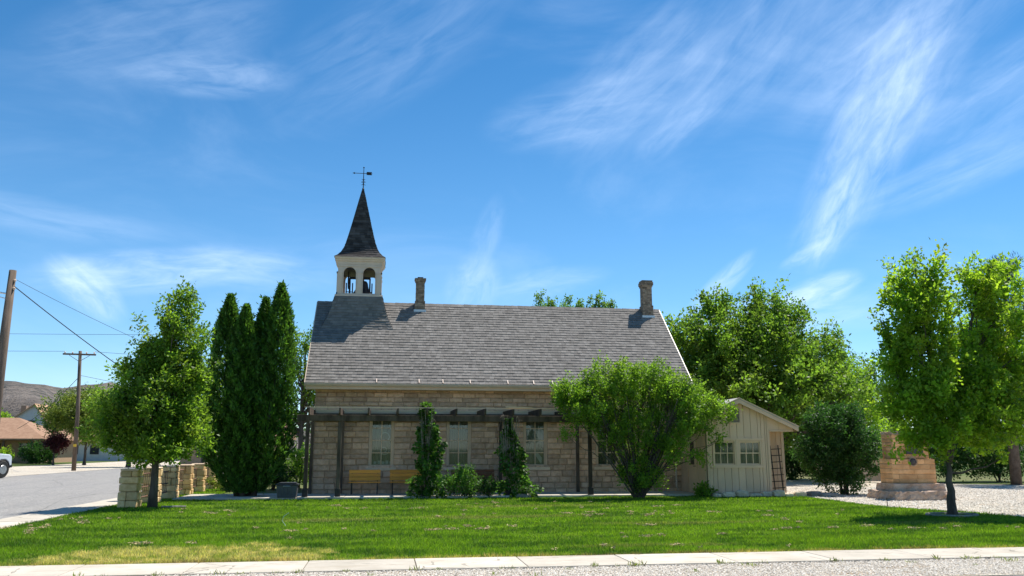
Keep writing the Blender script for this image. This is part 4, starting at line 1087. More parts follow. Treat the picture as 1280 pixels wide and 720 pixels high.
for s in (-1, 1): m.add([(s*.955, 1.36, 1.32), (s*.84, .80, 1.72), (s*.84, .10, 1.80), (s*.95, .10, 1.34)], [(0, 1, 2, 3)[::s]], .5); m.add([(s*.95, .04, 1.34), (s*.84, .04, 1.80), (s*.84, -.42, 1.80), (s*.95, -.60, 1.34)], [(0, 1, 2, 3)[::s]], .5)
m.build('side_window', 'dark_glass', tk, world=False)
m = tb(); m.add([(-.76, 1.43, 1.35), (.76, 1.43, 1.35), (.70, .90, 1.765), (-.70, .90, 1.765)], [(0, 1, 2, 3)], .5); m.build('windscreen', 'dark_glass', tk, world=False)
for y in (1.72, -1.66):
    for s in (-1, 1):
        m = tb(); m.tube([(s*.70, y, .46), (s*.74, y, .46), (s*.96, y, .46), (s*1.0, y, .46)], [.40, .46, .46, .42], 28); wh = m.build('wheel', 'tyre', tk, world=False)
        m = tb(); m.tube([(s*.99, y, .46), (s*1.012, y, .46)], [.26, .24], 20)
        for k in range(6): a = k*math.pi/3; m.box(s*1.02-.012, s*1.02+.012, y+.14*math.cos(a)-.03, y+.14*math.cos(a)+.03, .46+.14*math.sin(a)-.03, .46+.14*math.sin(a)+.03)
        m.build('rim', 'rim', wh, world=False)
        m = tb(); pts = [(s*.955, y+.50*math.cos(a), .46+.54*math.sin(a)) for a in np.linspace(.15, math.pi-.15, 14)]; m.tube(pts, .035, 6); m.build('fender_flare', 'dark_plastic', tk, world=False)
for s in (-1, 1):
    tb().box(s*.98-.14, s*.98+.14, .95, 1.05, 1.38, 1.56).build('mirror', 'dark_plastic', tk, world=False, bevel=.02)
    tb().box(s*.78-.13, s*.78+.13, 2.30, 2.375, .90, 1.09).build('headlight', 'rim', tk, world=False)
    tb().box(s*.86-.07, s*.86+.07, -2.78, -2.74, .85, 1.15).build('tail_light', 'lamp_glass', tk, world=False)
tb().box(-.93, .93, 2.34, 2.44, .56, .74).build('front_bumper', 'dark_plastic', tk, world=False, bevel=.02)
tb().box(-.95, .95, -2.88, -2.76, .52, .68).build('rear_bumper', 'rim', tk, world=False, bevel=.02)
tb().box(-.93, .93, -.9, 1.2, .40, .52).build('side_step', 'dark_plastic', tk, world=False)

# ================================================================== HOUSES ACROSS THE STREET
rh = thing('ranch_house', 'low tan brick house with brown hip roof across the side street', 'house', (-46, 108, 0))
hx0, hx1, hy0, hy1 = -56, -38.2, 102.5, 113
m = MB(); m.box(hx0, -44.5, hy0, hy1, 0, 2.75); m.box(-44.5, hx1, hy0+1.9, hy1, 0, 2.75); m.build('wall', 'house_brick', rh)
m = MB(); e = .8; zt = 5.2
m.add([(hx0-e, hy0-e, 2.72), (hx1+e, hy0-e, 2.72), (hx1+e, hy1+e, 2.72), (hx0-e, hy1+e, 2.72), (hx0+4.5, (hy0+hy1)/2, zt), (hx1-4.5, (hy0+hy1)/2, zt),
       (hx0-e, hy0-e, 2.55), (hx1+e, hy0-e, 2.55), (hx1+e, hy1+e, 2.55), (hx0-e, hy1+e, 2.55)],
      [(0, 1, 5, 4), (1, 2, 5), (2, 3, 4, 5), (3, 0, 4), (6, 7, 1, 0), (7, 8, 2, 1), (8, 9, 3, 2), (9, 6, 0, 3), (9, 8, 7, 6)], .5)
m.build('roof', 'brown_roof', rh)
for x in (-44.3, -41.8, -38.9): MB().box(x-.10, x+.10, hy0-.45, hy0-.25, 0, 2.55).build('porch_post', 'door_brown', rh)
for (a, b, c, d) in ((-43.9, -43.0, .15, 2.2), (-41.0, -39.4, .9, 2.2)): MB().box(a, b, hy0+1.84, hy0+1.9, c, d).build('window' if c > .5 else 'door', 'dark_glass' if c > .5 else 'door_brown', rh)
for (a, b) in ((-47.2, -45.8), (-51, -49)): MB().box(a, b, hy0-.06, hy0, .9, 2.2).build('window', 'dark_glass', rh)
for i in range(3): MB().box(-43.6-.2*i, -42.2+.2*i, hy0-.9+.3*i, hy0-.6+.3*i+.8, 0, .15+.12*i).build('step', 'concrete', rh)
gh = thing('gable_house', 'pale grey house with steep gable and orange roof rising behind the ranch house', 'house', (-48, 135, 0))
m = MB(); m.prism([(-55.2, 0), (-46.8, 0), (-46.8, 3.2), (-49.9, 7.9), (-55.2, 3.9)], 'y', 131, 139); m.build('wall', 'pale_siding', gh)
m = MB()
m.add([(-49.9, 130.6, 8.0), (-46.0, 130.6, 2.6), (-46.0, 141, 2.6), (-49.9, 141, 8.0), (-49.9, 130.6, 7.8), (-46.1, 130.6, 2.4), (-46.1, 141, 2.4), (-49.9, 141, 7.8)], [(0, 1, 2, 3), (0, 4, 5, 1), (1, 5, 6, 2)], .5)
m.add([(-49.9, 130.6, 8.0), (-56, 130.6, 3.4), (-56, 141, 3.4), (-49.9, 141, 8.0), (-49.9, 130.6, 7.8), (-56, 130.6, 3.2), (-56, 141, 3.2), (-49.9, 141, 7.8)], [(3, 2, 1, 0), (1, 5, 4, 0)], .5)
m.build('roof', 'orange_roof', gh)
MB().box(-50.8, -49.6, 130.9, 130.97, 4.3, 5.6).build('window', 'dark_glass', gh)
MB().box(-53.4, -52.7, 135, 135.8, 5.3, 7.9).build('chimney', 'chimney_brick', gh)
wh_ = thing('white_house', 'low white house glimpsed behind the trees across the side street', 'house', (-36, 124, 0))
MB().box(-43.5, -27, 120, 128, 0, 2.6).build('wall', 'white_siding', wh_)
m = MB(); m.prism([(119.3, 2.55), (128.7, 2.55), (124, 4.3)], 'x', -44, -26.5); m.build('roof', 'brown_roof', wh_)
for x in (-41, -38.4, -35.2, -31.5): MB().box(x, x+1.1, 119.94, 120, .9, 2.1).build('window', 'dark_glass', wh_)
bh = thing('brown_roof_house', 'distant house with tan roof seen between the pear tree and the arborvitae', 'house', (-14, 88, 0))
MB().box(-19, -10, 84.5, 92, 0, 2.6).build('wall', 'house_brick', bh)
m = MB(); m.prism([(83.8, 2.5), (92.7, 2.5), (88.2, 4.6)], 'x', -19.8, -9.2); m.build('roof', 'brown_roof', bh)
for x in (-17.6, -14.5, -12): MB().box(x, x+1.0, 84.44, 84.5, .9, 2.0).build('window', 'dark_glass', bh)

# low tan wall behind the church's left corner, fence right of the drive
lw = thing('garden_wall', 'low brown stone wall with pale cap left of the church', 'wall', (-4, 50, 0))
m = MB(); m.box(-6.5, 1, 50, 50.3, 0, 1.0, r=.5); masonry(m, (-6.5, 50, 0), (1, 0, 0), (0, -1, 0), 7.5, 1.0, seed=33); m.build('wall', 'mortar', lw)
MB().box(-6.6, 1.1, 49.93, 50.37, 1.0, 1.12).build('cap', 'stone_sill', lw)
fc = thing('board_fence', 'tan board fence panel between the round shrub and the monument', 'fence', (22.6, 38.7, 0))
m = MB(); x = 20.6
while x < 25.2: m.box(x+.008, x+.142, 38.7, 38.725, .05, 1.50+random.uniform(-.01, .01)); x += .15
m.build('boards', 'siding', fc)
m = MB()
for z in (.4, 1.2): m.box(20.6, 25.2, 38.73, 38.78, z, z+.09)
m.build('rails', 'groove', fc)

# ================================================================== TREES AND SHRUBS
def stemset(bx, by, items, r): return [((bx+random.uniform(-.12, .12), by+random.uniform(-.12, .12), -.05), q, r) for q in items]
# pear tree, left
tree('pear_tree', 'leafy green pear tree beside the stone pillars, broad at the foot and narrow on top', 'tree', (-6.27, 25.04, 0),
     [(-6.5, 25.0, 2.35, 1.45, 1.4, 1.02, 1.3), (-6.25, 25.0, 3.4, 1.18, 1.15, 1.15, 1.2), (-5.98, 25.0, 4.6, .78, .85, 1.05), (-5.80, 25.0, 5.65, .34, .42, .80), (-7.35, 24.8, 2.2, .66, .8, .62), (-5.5, 24.9, 2.2, .66, .7, .70), (-5.3, 25, 3.6, .42, .5, .6), (-6.75, 25.0, 4.3, .42, .5, .6), (-6.4, 24.9, 1.62, 1.05, 1.0, .36)],
     600, 78, .26, .105, 'leaf_pear', .115, 5.9, 101, amp=.17, shell=2.4, up=.6, limbs=80)
# bright tree, right: forked into two leaders
bt_s = [((13.66, 19.23, -.1), (13.72, 19.25, 1.75), .125), ((13.70, 19.25, 1.3), (13.30, 19.3, 6.4), .075), ((13.72, 19.25, 1.3), (15.25, 19.4, 6.2), .075), ((13.70, 19.25, 1.5), (12.3, 19.0, 3.4), .05), ((13.72, 19.25, 1.4), (14.2, 19.3, 4.6), .055)]
tree('maple_tree', 'bright green young tree with two leaders on the lawn in front of the monument', 'tree', (13.66, 19.23, 0),
     [(13.2, 19.3, 4.35, 1.02, 1.15, 1.55, 1.2), (13.35, 19.3, 5.75, .68, .75, .98), (15.35, 19.4, 4.5, .98, 1.1, 1.45, 1.2), (15.4, 19.4, 5.7, .72, .8, .80), (14.0, 19.2, 2.65, 1.55, 1.5, .98, 1.4), (12.75, 19.1, 2.9, .72, .9, .68), (15.7, 19.3, 2.9, 1.1, 1.1, 1.0), (14.3, 19.1, 3.5, .5, .7, .6), (16.4, 19.4, 3.9, .6, .8, 1.2), (12.5, 19.2, 3.9, .42, .5, .7), (12.85, 18.9, 1.95, .66, .7, .50), (15.1, 19.1, 2.0, .9, .8, .50)],
     760, 78, .235, .116, 'leaf_bright', .12, 1.7, 202, amp=.13, shell=2.2, up=.55, limbs=90, stems=bt_s)
# big bush in front of the church
bb = (8.35, 27.55)
tips = [(5.9, 27.3, 3.0), (6.6, 27.4, 3.8), (7.3, 27.3, 4.0), (7.9, 27.8, 4.2), (8.5, 27.4, 4.2), (9.2, 27.5, 4.0), (10.0, 27.6, 3.6), (10.8, 27.4, 3.0), (6.4, 26.9, 2.3), (10.2, 26.9, 2.3)]
tips += [(8.35+random.uniform(-1.9, 1.9), 27.4+random.uniform(-.8, .8), random.uniform(2.4, 4.0)) for _ in range(44)]
tree('lilac_bush', 'huge spreading many stemmed green bush in front of the right half of the church', 'bush', (8.35, 27.55, 0),
     [(6.45, 27.4, 3.30, .95, .9, .62), (7.5, 27.5, 3.75, 1.0, .9, .60, 1.2), (8.8, 27.5, 3.75, 1.05, .9, .62, 1.2), (9.9, 27.5, 3.35, 1.0, .9, .64), (8.25, 27.6, 2.9, 1.7, .8, .6, .8), (8.2, 27.15, 2.2, 1.5, .45, .55, .9), (8.9, 27.9, 1.8, 1.2, .4, .8, .6), (10.75, 27.4, 2.95, .75, .7, .40), (11.3, 27.3, 2.75, .42, .4, .22), (10.1, 27.2, 2.5, .8, .7, .5), (5.70, 27.3, 3.15, .5, .5, .28), (8.35, 27.3, .75, .85, .6, .60, .7), (6.7, 27.2, 2.65, .6, .7, .30), (9.3, 27.1, 1.6, .75, .6, .6, .5), (7.3, 27.1, 1.9, .5, .5, .35, .4), (5.9, 27.2, 2.1, .30, .3, .13), (11.0, 27.2, 1.95, .28, .3, .12), (10.3, 27.0, 1.3, .25, .3, .16)],
     900, 62, .19, .088, 'leaf_bush', .05, 3, 303, amp=.16, shell=2.2, up=.7, limbs=190, stems=stemset(bb[0], bb[1], tips, .036), tipr=.007, elong=2.0)
# arborvitae clump, left of the church
av = thing('arborvitae', 'dark green columnar arborvitae clump with several pointed tops left of the church', 'tree', (-4.5, 29.85, 0))
cols_ = [(-5.42, 29.9, .56, 6.80, -.02), (-4.82, 29.6, .45, 6.40, -.0), (-4.26, 30.1, .44, 6.75, .0), (-3.76, 29.8, .56, 7.22, .14), (-4.60, 30.3, .5, 5.9, 0)]
tbm = MB()
for i, (x, y, r, h, sp_) in enumerate(cols_):
    bx = -4.52+(x+4.5)*.28
    tbm.tube([(bx, 29.85+(y-29.85)*.4, -.1), ((bx+x)/2, y, 1.2), (x, y, h*.6), (x+sp_*.3, y, h-.3)], [.11, .085, .05, .01], 8)
    n = 19000; z = rs.uniform(0, 1, n)**.9; zz = .15+z*(h-.15)
    prof = np.interp(z, [0, .06, .2, .4, .62, .8, .92, 1.], [.45, .75, 1.08, 1.15, 1., .72, .36, .02])*r
    a = rs.uniform(0, 2*math.pi, n)
    lum = 1+.14*np.sin(a*3+zz*1.7+i)+.12*np.sin(a*7-zz*4.1+2*i)+.08*np.sin(zz*8+a*5)+.07*np.sin(zz*15-a*11)
    rad = prof*lum*rs.uniform(.25, 1, n)**.28
    cxx = np.interp(zz, [0, 1.4, h], [bx, x, x+sp_*.35])
    P = np.stack([cxx+np.cos(a)*rad, y+np.sin(a)*rad, zz], 1)
    D = np.stack([np.cos(a)*.55, np.sin(a)*.55, np.full(n, 1.)], 1)
    stray = rs.uniform(0, 1, n) < .02; P[stray] += np.stack([np.cos(a), np.sin(a), np.full(n, .6)], 1)[stray]*rs.uniform(.02, .16, (stray.sum(), 1))
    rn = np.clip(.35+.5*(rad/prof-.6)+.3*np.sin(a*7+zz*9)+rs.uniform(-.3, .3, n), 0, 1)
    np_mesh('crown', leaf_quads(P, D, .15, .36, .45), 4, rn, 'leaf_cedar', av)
tbm.build('trunk', 'bark', av, smooth=True)
# vine columns on the pergola posts
def vine(x, y, pts, n, label, seed, dead):
    root = thing('climbing_vine', label, 'vine', (x, y, .0), 'vines on the pergola posts')
    zs = [p[0] for p in pts]; z = rs.uniform(pts[0][0], pts[-1][0], n); c = np.interp(z, zs, [p[1] for p in pts]); r = np.interp(z, zs, [p[2] for p in pts])
    a = rs.uniform(0, 2*math.pi, n); lum = .92+.32*np.sin(a*2+z*4+seed)+.22*np.sin(a*5-z*9)+.2*np.sin(z*11+seed*2)
    rad = r*lum*rs.uniform(.2, 1, n)**.4
    P = np.stack([c+np.cos(a)*rad, y+np.sin(a)*rad*.7, z], 1); D = np.stack([np.cos(a), np.sin(a), np.full(n, -.3)], 1)
    rn = np.clip(.45+.3*np.sin(a*4+z*7+seed)+rs.uniform(-.3, .3, n), 0, 1)
    np_mesh('foliage', leaf_quads(P, D, .115, .8, .7), 4, rn, 'leaf_vine', root)
    m = MB()
    for k in range(dead[0]):
        t = random.uniform(0, 6.28); zt = random.uniform(*dead[1]); rr = random.uniform(.05, dead[2])
        p0 = Vector((x+.05*math.cos(t), y+.05*math.sin(t), random.uniform(.2, 1.4))); p1 = Vector((x+rr*math.cos(t), y-.1+rr*math.sin(t)*.6, zt)); p2 = p1+Vector((random.uniform(-.25, .25), random.uniform(-.1, .1), random.uniform(-.5, .1)))
        m.tube([p0, p0.lerp(p1, .5)+Vector((random.uniform(-.08, .08), -.05, 0)), p1, p2], [.010, .008, .006, .003], 4)
    m.build('stems', 'dead_stem', root)
vine(1.40, 28.55, [(.05, 1.50, .58), (.5, 1.48, .52), (1.1, 1.50, .38), (1.8, 1.48, .36), (2.3, 1.42, .27), (2.75, 1.38, .20), (3.08, 1.36, .10)], 4300, 'leafy green vine climbing the post between the first two church windows', 1, (36, (2.4, 3.05), .30))
vine(4.20, 28.55, [(.05, 4.50, .60), (.45, 4.46, .56), (.9, 4.36, .42), (1.4, 4.26, .33), (1.9, 4.18, .23), (2.35, 4.16, .15), (2.6, 4.15, .07)], 3300, 'vine with bare grey stems climbing the post left of the third church window', 2, (90, (1.6, 2.75), .36))
def shrub(name, label, x, y, rx, ry, h, n, leaf, mat, seed, amp=.15, per=40, crad=.16, z0=0, cat='shrub', group=None, lift=.5):
    return tree(name, label, cat, (x, y, z0), [(x, y, z0+h*lift, rx, ry, h*(1-lift)*.93, 1)], n//per, per, crad, leaf, mat, .03, z0+h*.7, seed, amp=amp, shell=3, up=.5, limbs=14, zmin=z0+.04, group=group,
                stems=[((x+random.uniform(-.1, .1), y, z0-.05), (x+random.uniform(-.5, .5)*rx, y+random.uniform(-.5, .5)*ry, z0+h*.7), .03) for _ in range(5)])
shrub('rose_bush', 'low light green leafy bush in front of the dark bench', 2.65, 28.5, .50, .4, .95, 2600, .08, 'leaf_vine', 31)
shrub('rose_bush', 'small dark leafy bush between the light green bush and the right vine', 3.5, 28.65, .35, .35, .60, 1300, .075, 'leaf_dark', 32)
shrub('grass_tuft', 'tuft of tall weeds growing at the left foot of the shed', 10.75, 27.95, .30, .25, .34, 500, .12, 'leaf_bush', 33, cat='weeds')
shrub('low_shrub', 'small yellow green shrub beside the farthest stone pillar', -6.1, 34.6, .6, .5, .62, 1600, .08, 'leaf_yellow', 34)
shrub('flowering_shrub', 'tangled green and tan shrub between the arborvitae and the church corner', -3.5, 37.0, .95, .9, 1.75, 5200, .09, 'leaf_bush', 35)
shrub('flowering_shrub', 'low dark shrub behind the grey bin left of the church', -4.4, 35.8, .75, .7, 1.0, 2800, .09, 'leaf_dark', 36)
# round dark shrub on the gravel
tree('round_shrub', 'tall dark green round shrub on the gravel right of the shed', 'shrub', (16.3, 28.8, 0),
     [(16.3, 28.8, 1.75, 1.28, 1.2, 1.30, 1.3), (16.2, 28.8, .85, .85, .85, .75), (15.25, 28.7, 1.4, .55, .6, .85), (17.2, 28.7, 1.4, .55, .6, .85), (16.6, 28.6, 2.75, .6, .6, .4), (15.7, 28.7, 2.6, .5, .5, .4)],
     480, 66, .24, .095, 'leaf_dark', .06, 2, 404, amp=.13, shell=2.8, up=.4, limbs=40, stems=stemset(16.3, 28.8, [(15.6, 28.8, 2.2), (16.3, 28.8, 2.7), (17, 28.8, 2.2), (16.0, 28.4, 2), (16.7, 29, 2)], .05))
# big tree behind the shed
tree('elm_tree', 'large spreading green tree rising behind the shed and church roof', 'tree', (18.4, 41.0, 0),
     [(16.6, 40.5, 6.6, 2.5, 2.5, 2.2, 1.1), (19.0, 40.5, 7.2, 2.4, 2.6, 2.3, 1.1), (21.6, 41, 6.2, 2.2, 2.4, 1.7), (18.5, 40, 4.4, 4.6, 3.2, 2.3, 1.2), (15.2, 40, 4.8, 1.8, 2., 1.9), (22.6, 41, 4.2, 1.8, 2., 2.0), (16.4, 40.5, 8.5, .9, 1., .95), (18.9, 40.5, 9.0, .8, 1., .85), (20.4, 40.5, 8.2, .65, .9, .7), (22.9, 40.8, 7.0, .9, .9, .5), (15.0, 40.5, 7.5, .8, .8, .6)],
     1250, 60, .44, .19, 'leaf_tree', .34, 7, 505, amp=.14, shell=2.1, up=.4, limbs=110, elong=1.7)
tree('elm_tree', 'lighter green tree between the big tree and the monument', 'tree', (25.2, 44, 0),
     [(24.6, 43.5, 4.6, 1.9, 2., 2.3), (25.6, 44, 3.0, 2.2, 2.2, 2.2), (23.4, 43.5, 2.9, 1.6, 1.7, 2.0)], 460, 50, .42, .15, 'leaf_bright', .18, 5, 506, amp=.14, shell=2.2, limbs=40)
shrub('hedge_shrub', 'dark overgrown shrub on the far side of the gravel behind the shed', 18.6, 44, 3.4, 1.2, 3.2, 12000, .14, 'leaf_dark', 61, crad=.34)
shrub('hedge_shrub', 'dark leafy shrub right beside the tan fence panel', 24.6, 37.8, .75, .7, 2.9, 5200, .12, 'leaf_dark', 62, crad=.28)
for i, (x, y, r, h, lb) in enumerate([(27.2, 38.4, 1.8, 3.1, 'dark hedge shrub just right of the monument'), (30.0, 38.4, 1.9, 2.6, 'dark hedge shrub behind the young tree trunk'), (33.2, 37.8, 2.0, 3.0, 'dark hedge shrub behind the pine trunk at the right edge'), (21.3, 42.8, 1.6, 2.6, 'dark shrub behind the tan fence panel')]):
    shrub('hedge_shrub', lb, x, y, r, 1.2, h, 9500, .13, 'leaf_dark', 63+i, crad=.34, group='dark hedge shrubs beyond the gravel drive')
tag(MB().box(0, .01, 0, .01, -.2, -.19).build('lawn_strip', 'lawn'), kind='structure') if False else None
sheet('verge_lawn', [(26.5, 36.3), (34, 33.2), (60, 33), (60, 60), (24, 60)], .004, 'far_ground')
# pine at the right edge
pn = thing('pine_tree', 'dark pine with bare brown lower limbs at the right edge', 'tree', (28.5, 35.4, 0))
m = MB(); m.tube([(28.5, 35.4, -.1), (28.6, 35.4, 3), (28.9, 35.4, 6.5), (29.1, 35.4, 10.2)], [.24, .20, .12, .03], 12)
Pp = []; Dd = []
for k in range(120):
    z = random.uniform(2.2, 10.1); t = random.uniform(0, 6.28); L = (2.9 if z < 7 else 2.9*(10.6-z)/3.6)*random.uniform(.55, 1); x0 = 28.5+z*.055
    q = Vector((x0+L*math.cos(t), 35.4+L*math.sin(t), z+random.uniform(-.2, .5))); p = Vector((x0, 35.4, z-.2))
    m.tube([p, p.lerp(q, .5)+Vector((0, 0, -.1)), q], [.05, .03, .008], 5)
    if z < 3.4: continue
    for j in range(7):
        c = p.lerp(q, random.uniform(.45, 1.05)); nn = 26
        g = rs.normal(size=(nn, 3))*.10; Pp.append(np.array(c)+g); Dd.append(unit(g)+np.array([0, 0, .5]))
m.build('trunk', 'pine_bark', pn, smooth=True)
Pp = np.concatenate(Pp); Dd = np.concatenate(Dd)
np_mesh('crown', leaf_quads(Pp, Dd, .26, .10, .6), 4, rs.uniform(0, 1, len(Pp)), 'leaf_pine', pn)
# three upright trees whose tips show above the ridge
for i, (x, tips, lb) in enumerate([(8.0, [(-.25, 9.50), (.18, 9.25), (.50, 9.12)], 'leftmost of three green treetops showing above the church ridge'), (9.4, [(-.38, 9.25), (.0, 9.62), (.40, 9.28)], 'middle one of three green treetops showing above the church ridge'), (10.75, [(-.45, 9.22), (.0, 9.62), (.35, 9.30), (.62, 9.12)], 'rightmost of three green treetops showing above the church ridge')]):
    tree('poplar_tree', lb, 'tree', (x, 42, 0), [(x+dx, 42, zt-.85, .24, .3, .95) for dx, zt in tips] + [(x, 42, 5.8, .75, .8, 2.7, 1.2)], 260, 46, .20, .12, 'leaf_tree', .14, 8, 700+i, amp=.08, shell=2.6, up=.85, limbs=20, group='treetops above the church ridge', elong=2)
# trees beyond the street, left background
tree('street_tree', 'rounded green tree left of the pear tree across the side street', 'tree', (-22.6, 81, 0),
     [(-23.8, 81, 5.3, 2.3, 2.3, 2.3), (-22.0, 81, 4.0, 2.4, 2.3, 2.4), (-24.8, 81, 3.9, 1.5, 1.5, 1.6)], 420, 44, .55, .22, 'leaf_pear', .2, 5, 801, limbs=30)
tree('street_tree', 'yellow green tree behind the slim utility pole', 'tree', (-29.9, 92, 0),
     [(-31, 92, 5.2, 2.5, 2.4, 2.1), (-29.5, 92, 3.6, 1.9, 1.9, 1.6), (-32.8, 92, 4.6, 1.2, 1.2, 1.0), (-29.6, 92, 6.0, 1.5, 1.5, 1.3)], 340, 40, .6, .24, 'leaf_yellow', .16, 4.5, 802, limbs=30)
tree('street_tree', 'green tree beside the orange roof of the gable house', 'tree', (-36, 100, 0), [(-35.5, 100, 5.0, 2.0, 2., 2.0), (-33.5, 101, 6.0, 2.4, 2.2, 2.0)], 260, 40, .6, .24, 'leaf_distant', .16, 4.5, 812, limbs=20)
tree('plum_tree', 'small dark red leaved tree beside the ranch house', 'tree', (-33.2, 93, 0), [(-33.0, 93, 2.1, 1.2, 1.1, .75)], 100, 36, .4, .2, 'leaf_red', .12, 2.2, 803, limbs=14)
shrub('juniper_shrub', 'wide dark shrub in front of the ranch house', -36.3, 97, 1.7, 1.2, 2.0, 6000, .2, 'leaf_dark', 804, crad=.4)
shrub('juniper_shrub', 'small bright green bush by the steps of the ranch house', -40.2, 98.5, .9, .8, 1.5, 2000, .18, 'leaf_bright', 805, crad=.3)
tree('street_tree', 'green tree behind the ranch house roof at the far left', 'tree', (-52, 122, 0), [(-51.5, 122, 5.2, 3.0, 2., 1.7), (-55, 122, 5.0, 3., 2., 1.8)], 220, 40, .7, .28, 'leaf_bright', .2, 4.5, 806, limbs=16)
tree('street_tree', 'bright green tree between the pear tree and the arborvitae', 'tree', (-11.2, 56, 0), [(-11.4, 56, 4.6, 1.6, 1.6, 2.0), (-11.0, 56, 2.9, 1.5, 1.5, 1.5), (-12.2, 56, 3.5, 1.2, 1.2, 1.4)], 330, 42, .42, .17, 'leaf_bright', .15, 4.5, 807, limbs=24)
tree('open_tree', 'open limbed tree behind the left corner of the church', 'tree', (-5.1, 54, 0), [(-5.6, 54, 7.0, 1.6, 1.8, 2.0), (-4.2, 54, 4.8, 1.6, 1.8, 1.6), (-6.8, 54, 4.6, 1.2, 1.4, 1.4), (-4.8, 54, 8.2, 1.0, 1., 1.0), (-3.4, 54, 6.7, 1.2, 1.2, 1.3)], 250, 38, .42, .17, 'leaf_tree', .22, 7.5, 808, amp=.2, limbs=60)
for i, (x, y, h, lb, mt) in enumerate([(-14.5, 104, 8, 'far rounded tree down the side street on its left side', 'leaf_distant'), (-5, 96, 8, 'far rounded tree hidden mostly behind the arborvitae', 'leaf_distant'), (-25.5, 128, 7, 'far tree above the white house roof', 'leaf_pear'), (36, 60, 9, 'far tree behind the pine at the right edge', 'leaf_distant'), (28, 62, 9, 'far tree behind the lighter green tree', 'leaf_tree'), (9.5, 70, 7, 'far tree hidden behind the church roof', 'leaf_distant'), (13.5, 58, 7.5, 'far tree between the church and the big spreading tree', 'leaf_tree')]):
    tree('background_tree', lb, 'tree', (x, y, 0), [(x, y, h*.62, h*.38, h*.36, h*.36), (x+h*.2, y, h*.45, h*.33, h*.3, h*.3), (x-h*.22, y, h*.42, h*.3, h*.3, h*.28)], 300, 40, .6, .24, mt, .2, h*.6, 820+i, limbs=20)

# ================================================================== GRASS, CLIPPINGS, GRAVEL STONES, SMALL THINGS
poly = np.array(lawn_poly)
def inside(P, poly):
    x, y = P[:, 0], P[:, 1]; c = np.zeros(len(P), bool); j = len(poly)-1
    for i in range(len(poly)):
        xi, yi = poly[i]; xj, yj = poly[j]
        c ^= ((yi > y) != (yj > y)) & (x < (xj-xi)*(y-yi)/(yj-yi+1e-12)+xi); j = i
    return c
def grass(bands):
    V = []; RN = []
    for (y0, y1, dens, hgt, wid) in bands:
        x0, x1 = max(LX, -.45*y1-1.2), min(18.5, .80*y1+1); n = int((x1-x0)*(y1-y0)*dens)
        P = np.stack([rs.uniform(x0, x1, n), rs.uniform(y0, y1, n)], 1); P = P[inside(P, poly)]; n = len(P)
        h = hgt*rs.uniform(.5, 1.25, n)*(1+.22*np.sin(P[:, 0]*1.7+np.sin(P[:, 1]*2.3)*1.3)+.22*np.sin(P[:, 0]*6.1+P[:, 1]*2.9)*np.sin(P[:, 1]*7.3-P[:, 0]*2.1)+.2*np.sin(P[:, 0]*17+np.sin(P[:, 1]*13)*2)); a = rs.uniform(0, 2*math.pi, n); ln = rs.uniform(.1, .9, n)*h; la = rs.uniform(0, 2*math.pi, n)
        w2 = wid*.5
        A = np.stack([P[:, 0]-np.cos(a)*w2, P[:, 1]-np.sin(a)*w2, np.zeros(n)], 1); B = np.stack([P[:, 0]+np.cos(a)*w2, P[:, 1]+np.sin(a)*w2, np.zeros(n)], 1)
        C = np.stack([P[:, 0]+np.cos(la)*ln, P[:, 1]+np.sin(la)*ln, h], 1)
        V.append(np.stack([A, B, C], 1).reshape(-1, 3)); RN.append(rs.uniform(0, 1, n))
    o = np_mesh('grass', np.concatenate(V), 3, np.concatenate(RN), 'blade')
    tag(o, 'short green lawn grass with dry yellow patches in front of the church', 'grass', kind='stuff')
grass([(12.86, 13.3, 2600, .055, .010), (13.3, 15.5, 2300, .050, .011), (15.5, 19, 1400, .048, .014), (19, 24, 800, .045, .018), (24, 28.5, 520, .045, .022), (28.5, 44, 240, .045, .03)])
# dry clippings lying in rows
V = []; RN = []
spots = []
for (x, y, sx, sy, n) in [(-6.6, 19.4, .5, .5, 8), (-6.9, 17.6, .35, .4, 5), (-6.4, 20.6, .6, .25, 7), (-1.5, 17.6, .9, .25, 5), (1.2, 17.2, .8, .15, 7), (3.2, 17.6, 1.2, .2, 7), (3.0, 21.8, 1.4, .5, 9), (5.3, 15.6, .6, .12, 6), (5.8, 20.2, 1.4, .25, 12), (8.4, 20.9, 1.6, .25, 8), (6.5, 23.2, 1.6, .4, 8), (8.0, 16.4, .8, .2, 4), (10.4, 16.4, 1.0, .35, 7), (12.6, 15.6, .9, .2, 5), (-5.4, 22.5, .9, .4, 7), (4.2, 25.2, 1.6, .3, 7), (3.4, 13.7, 1.2, .1, 7), (9.6, 18.8, 1.4, .3, 5), (-2.6, 15.2, 1., .2, 5), (0, 24, 2.5, .6, 7)]:
    for k in range(n): spots.append((x+random.gauss(0, sx*1.0), y+random.gauss(0, sy*1.6), random.choice((.02, .03, .03, .05, .09))))
for (x, y, r) in spots:
    n = int(90*(r/.1))+3; g = rs.normal(size=(n, 2))*r*.55*np.array([1.5, .7]); z = .035+rs.uniform(0, .03, n)
    P = np.stack([x+g[:, 0], y+g[:, 1], z], 1); D = rs.normal(size=(n, 3))*np.array([1, 1, .15])
    V.append(leaf_quads(P, D, .045, .28, .2)); RN.append(rs.uniform(0, 1, n))
o = np_mesh('dry_clippings', np.concatenate(V), 4, np.concatenate(RN), 'dry_clip'); tag(o, 'scattered tan clumps of dry grass clippings on the lawn', 'grass clippings', kind='stuff')
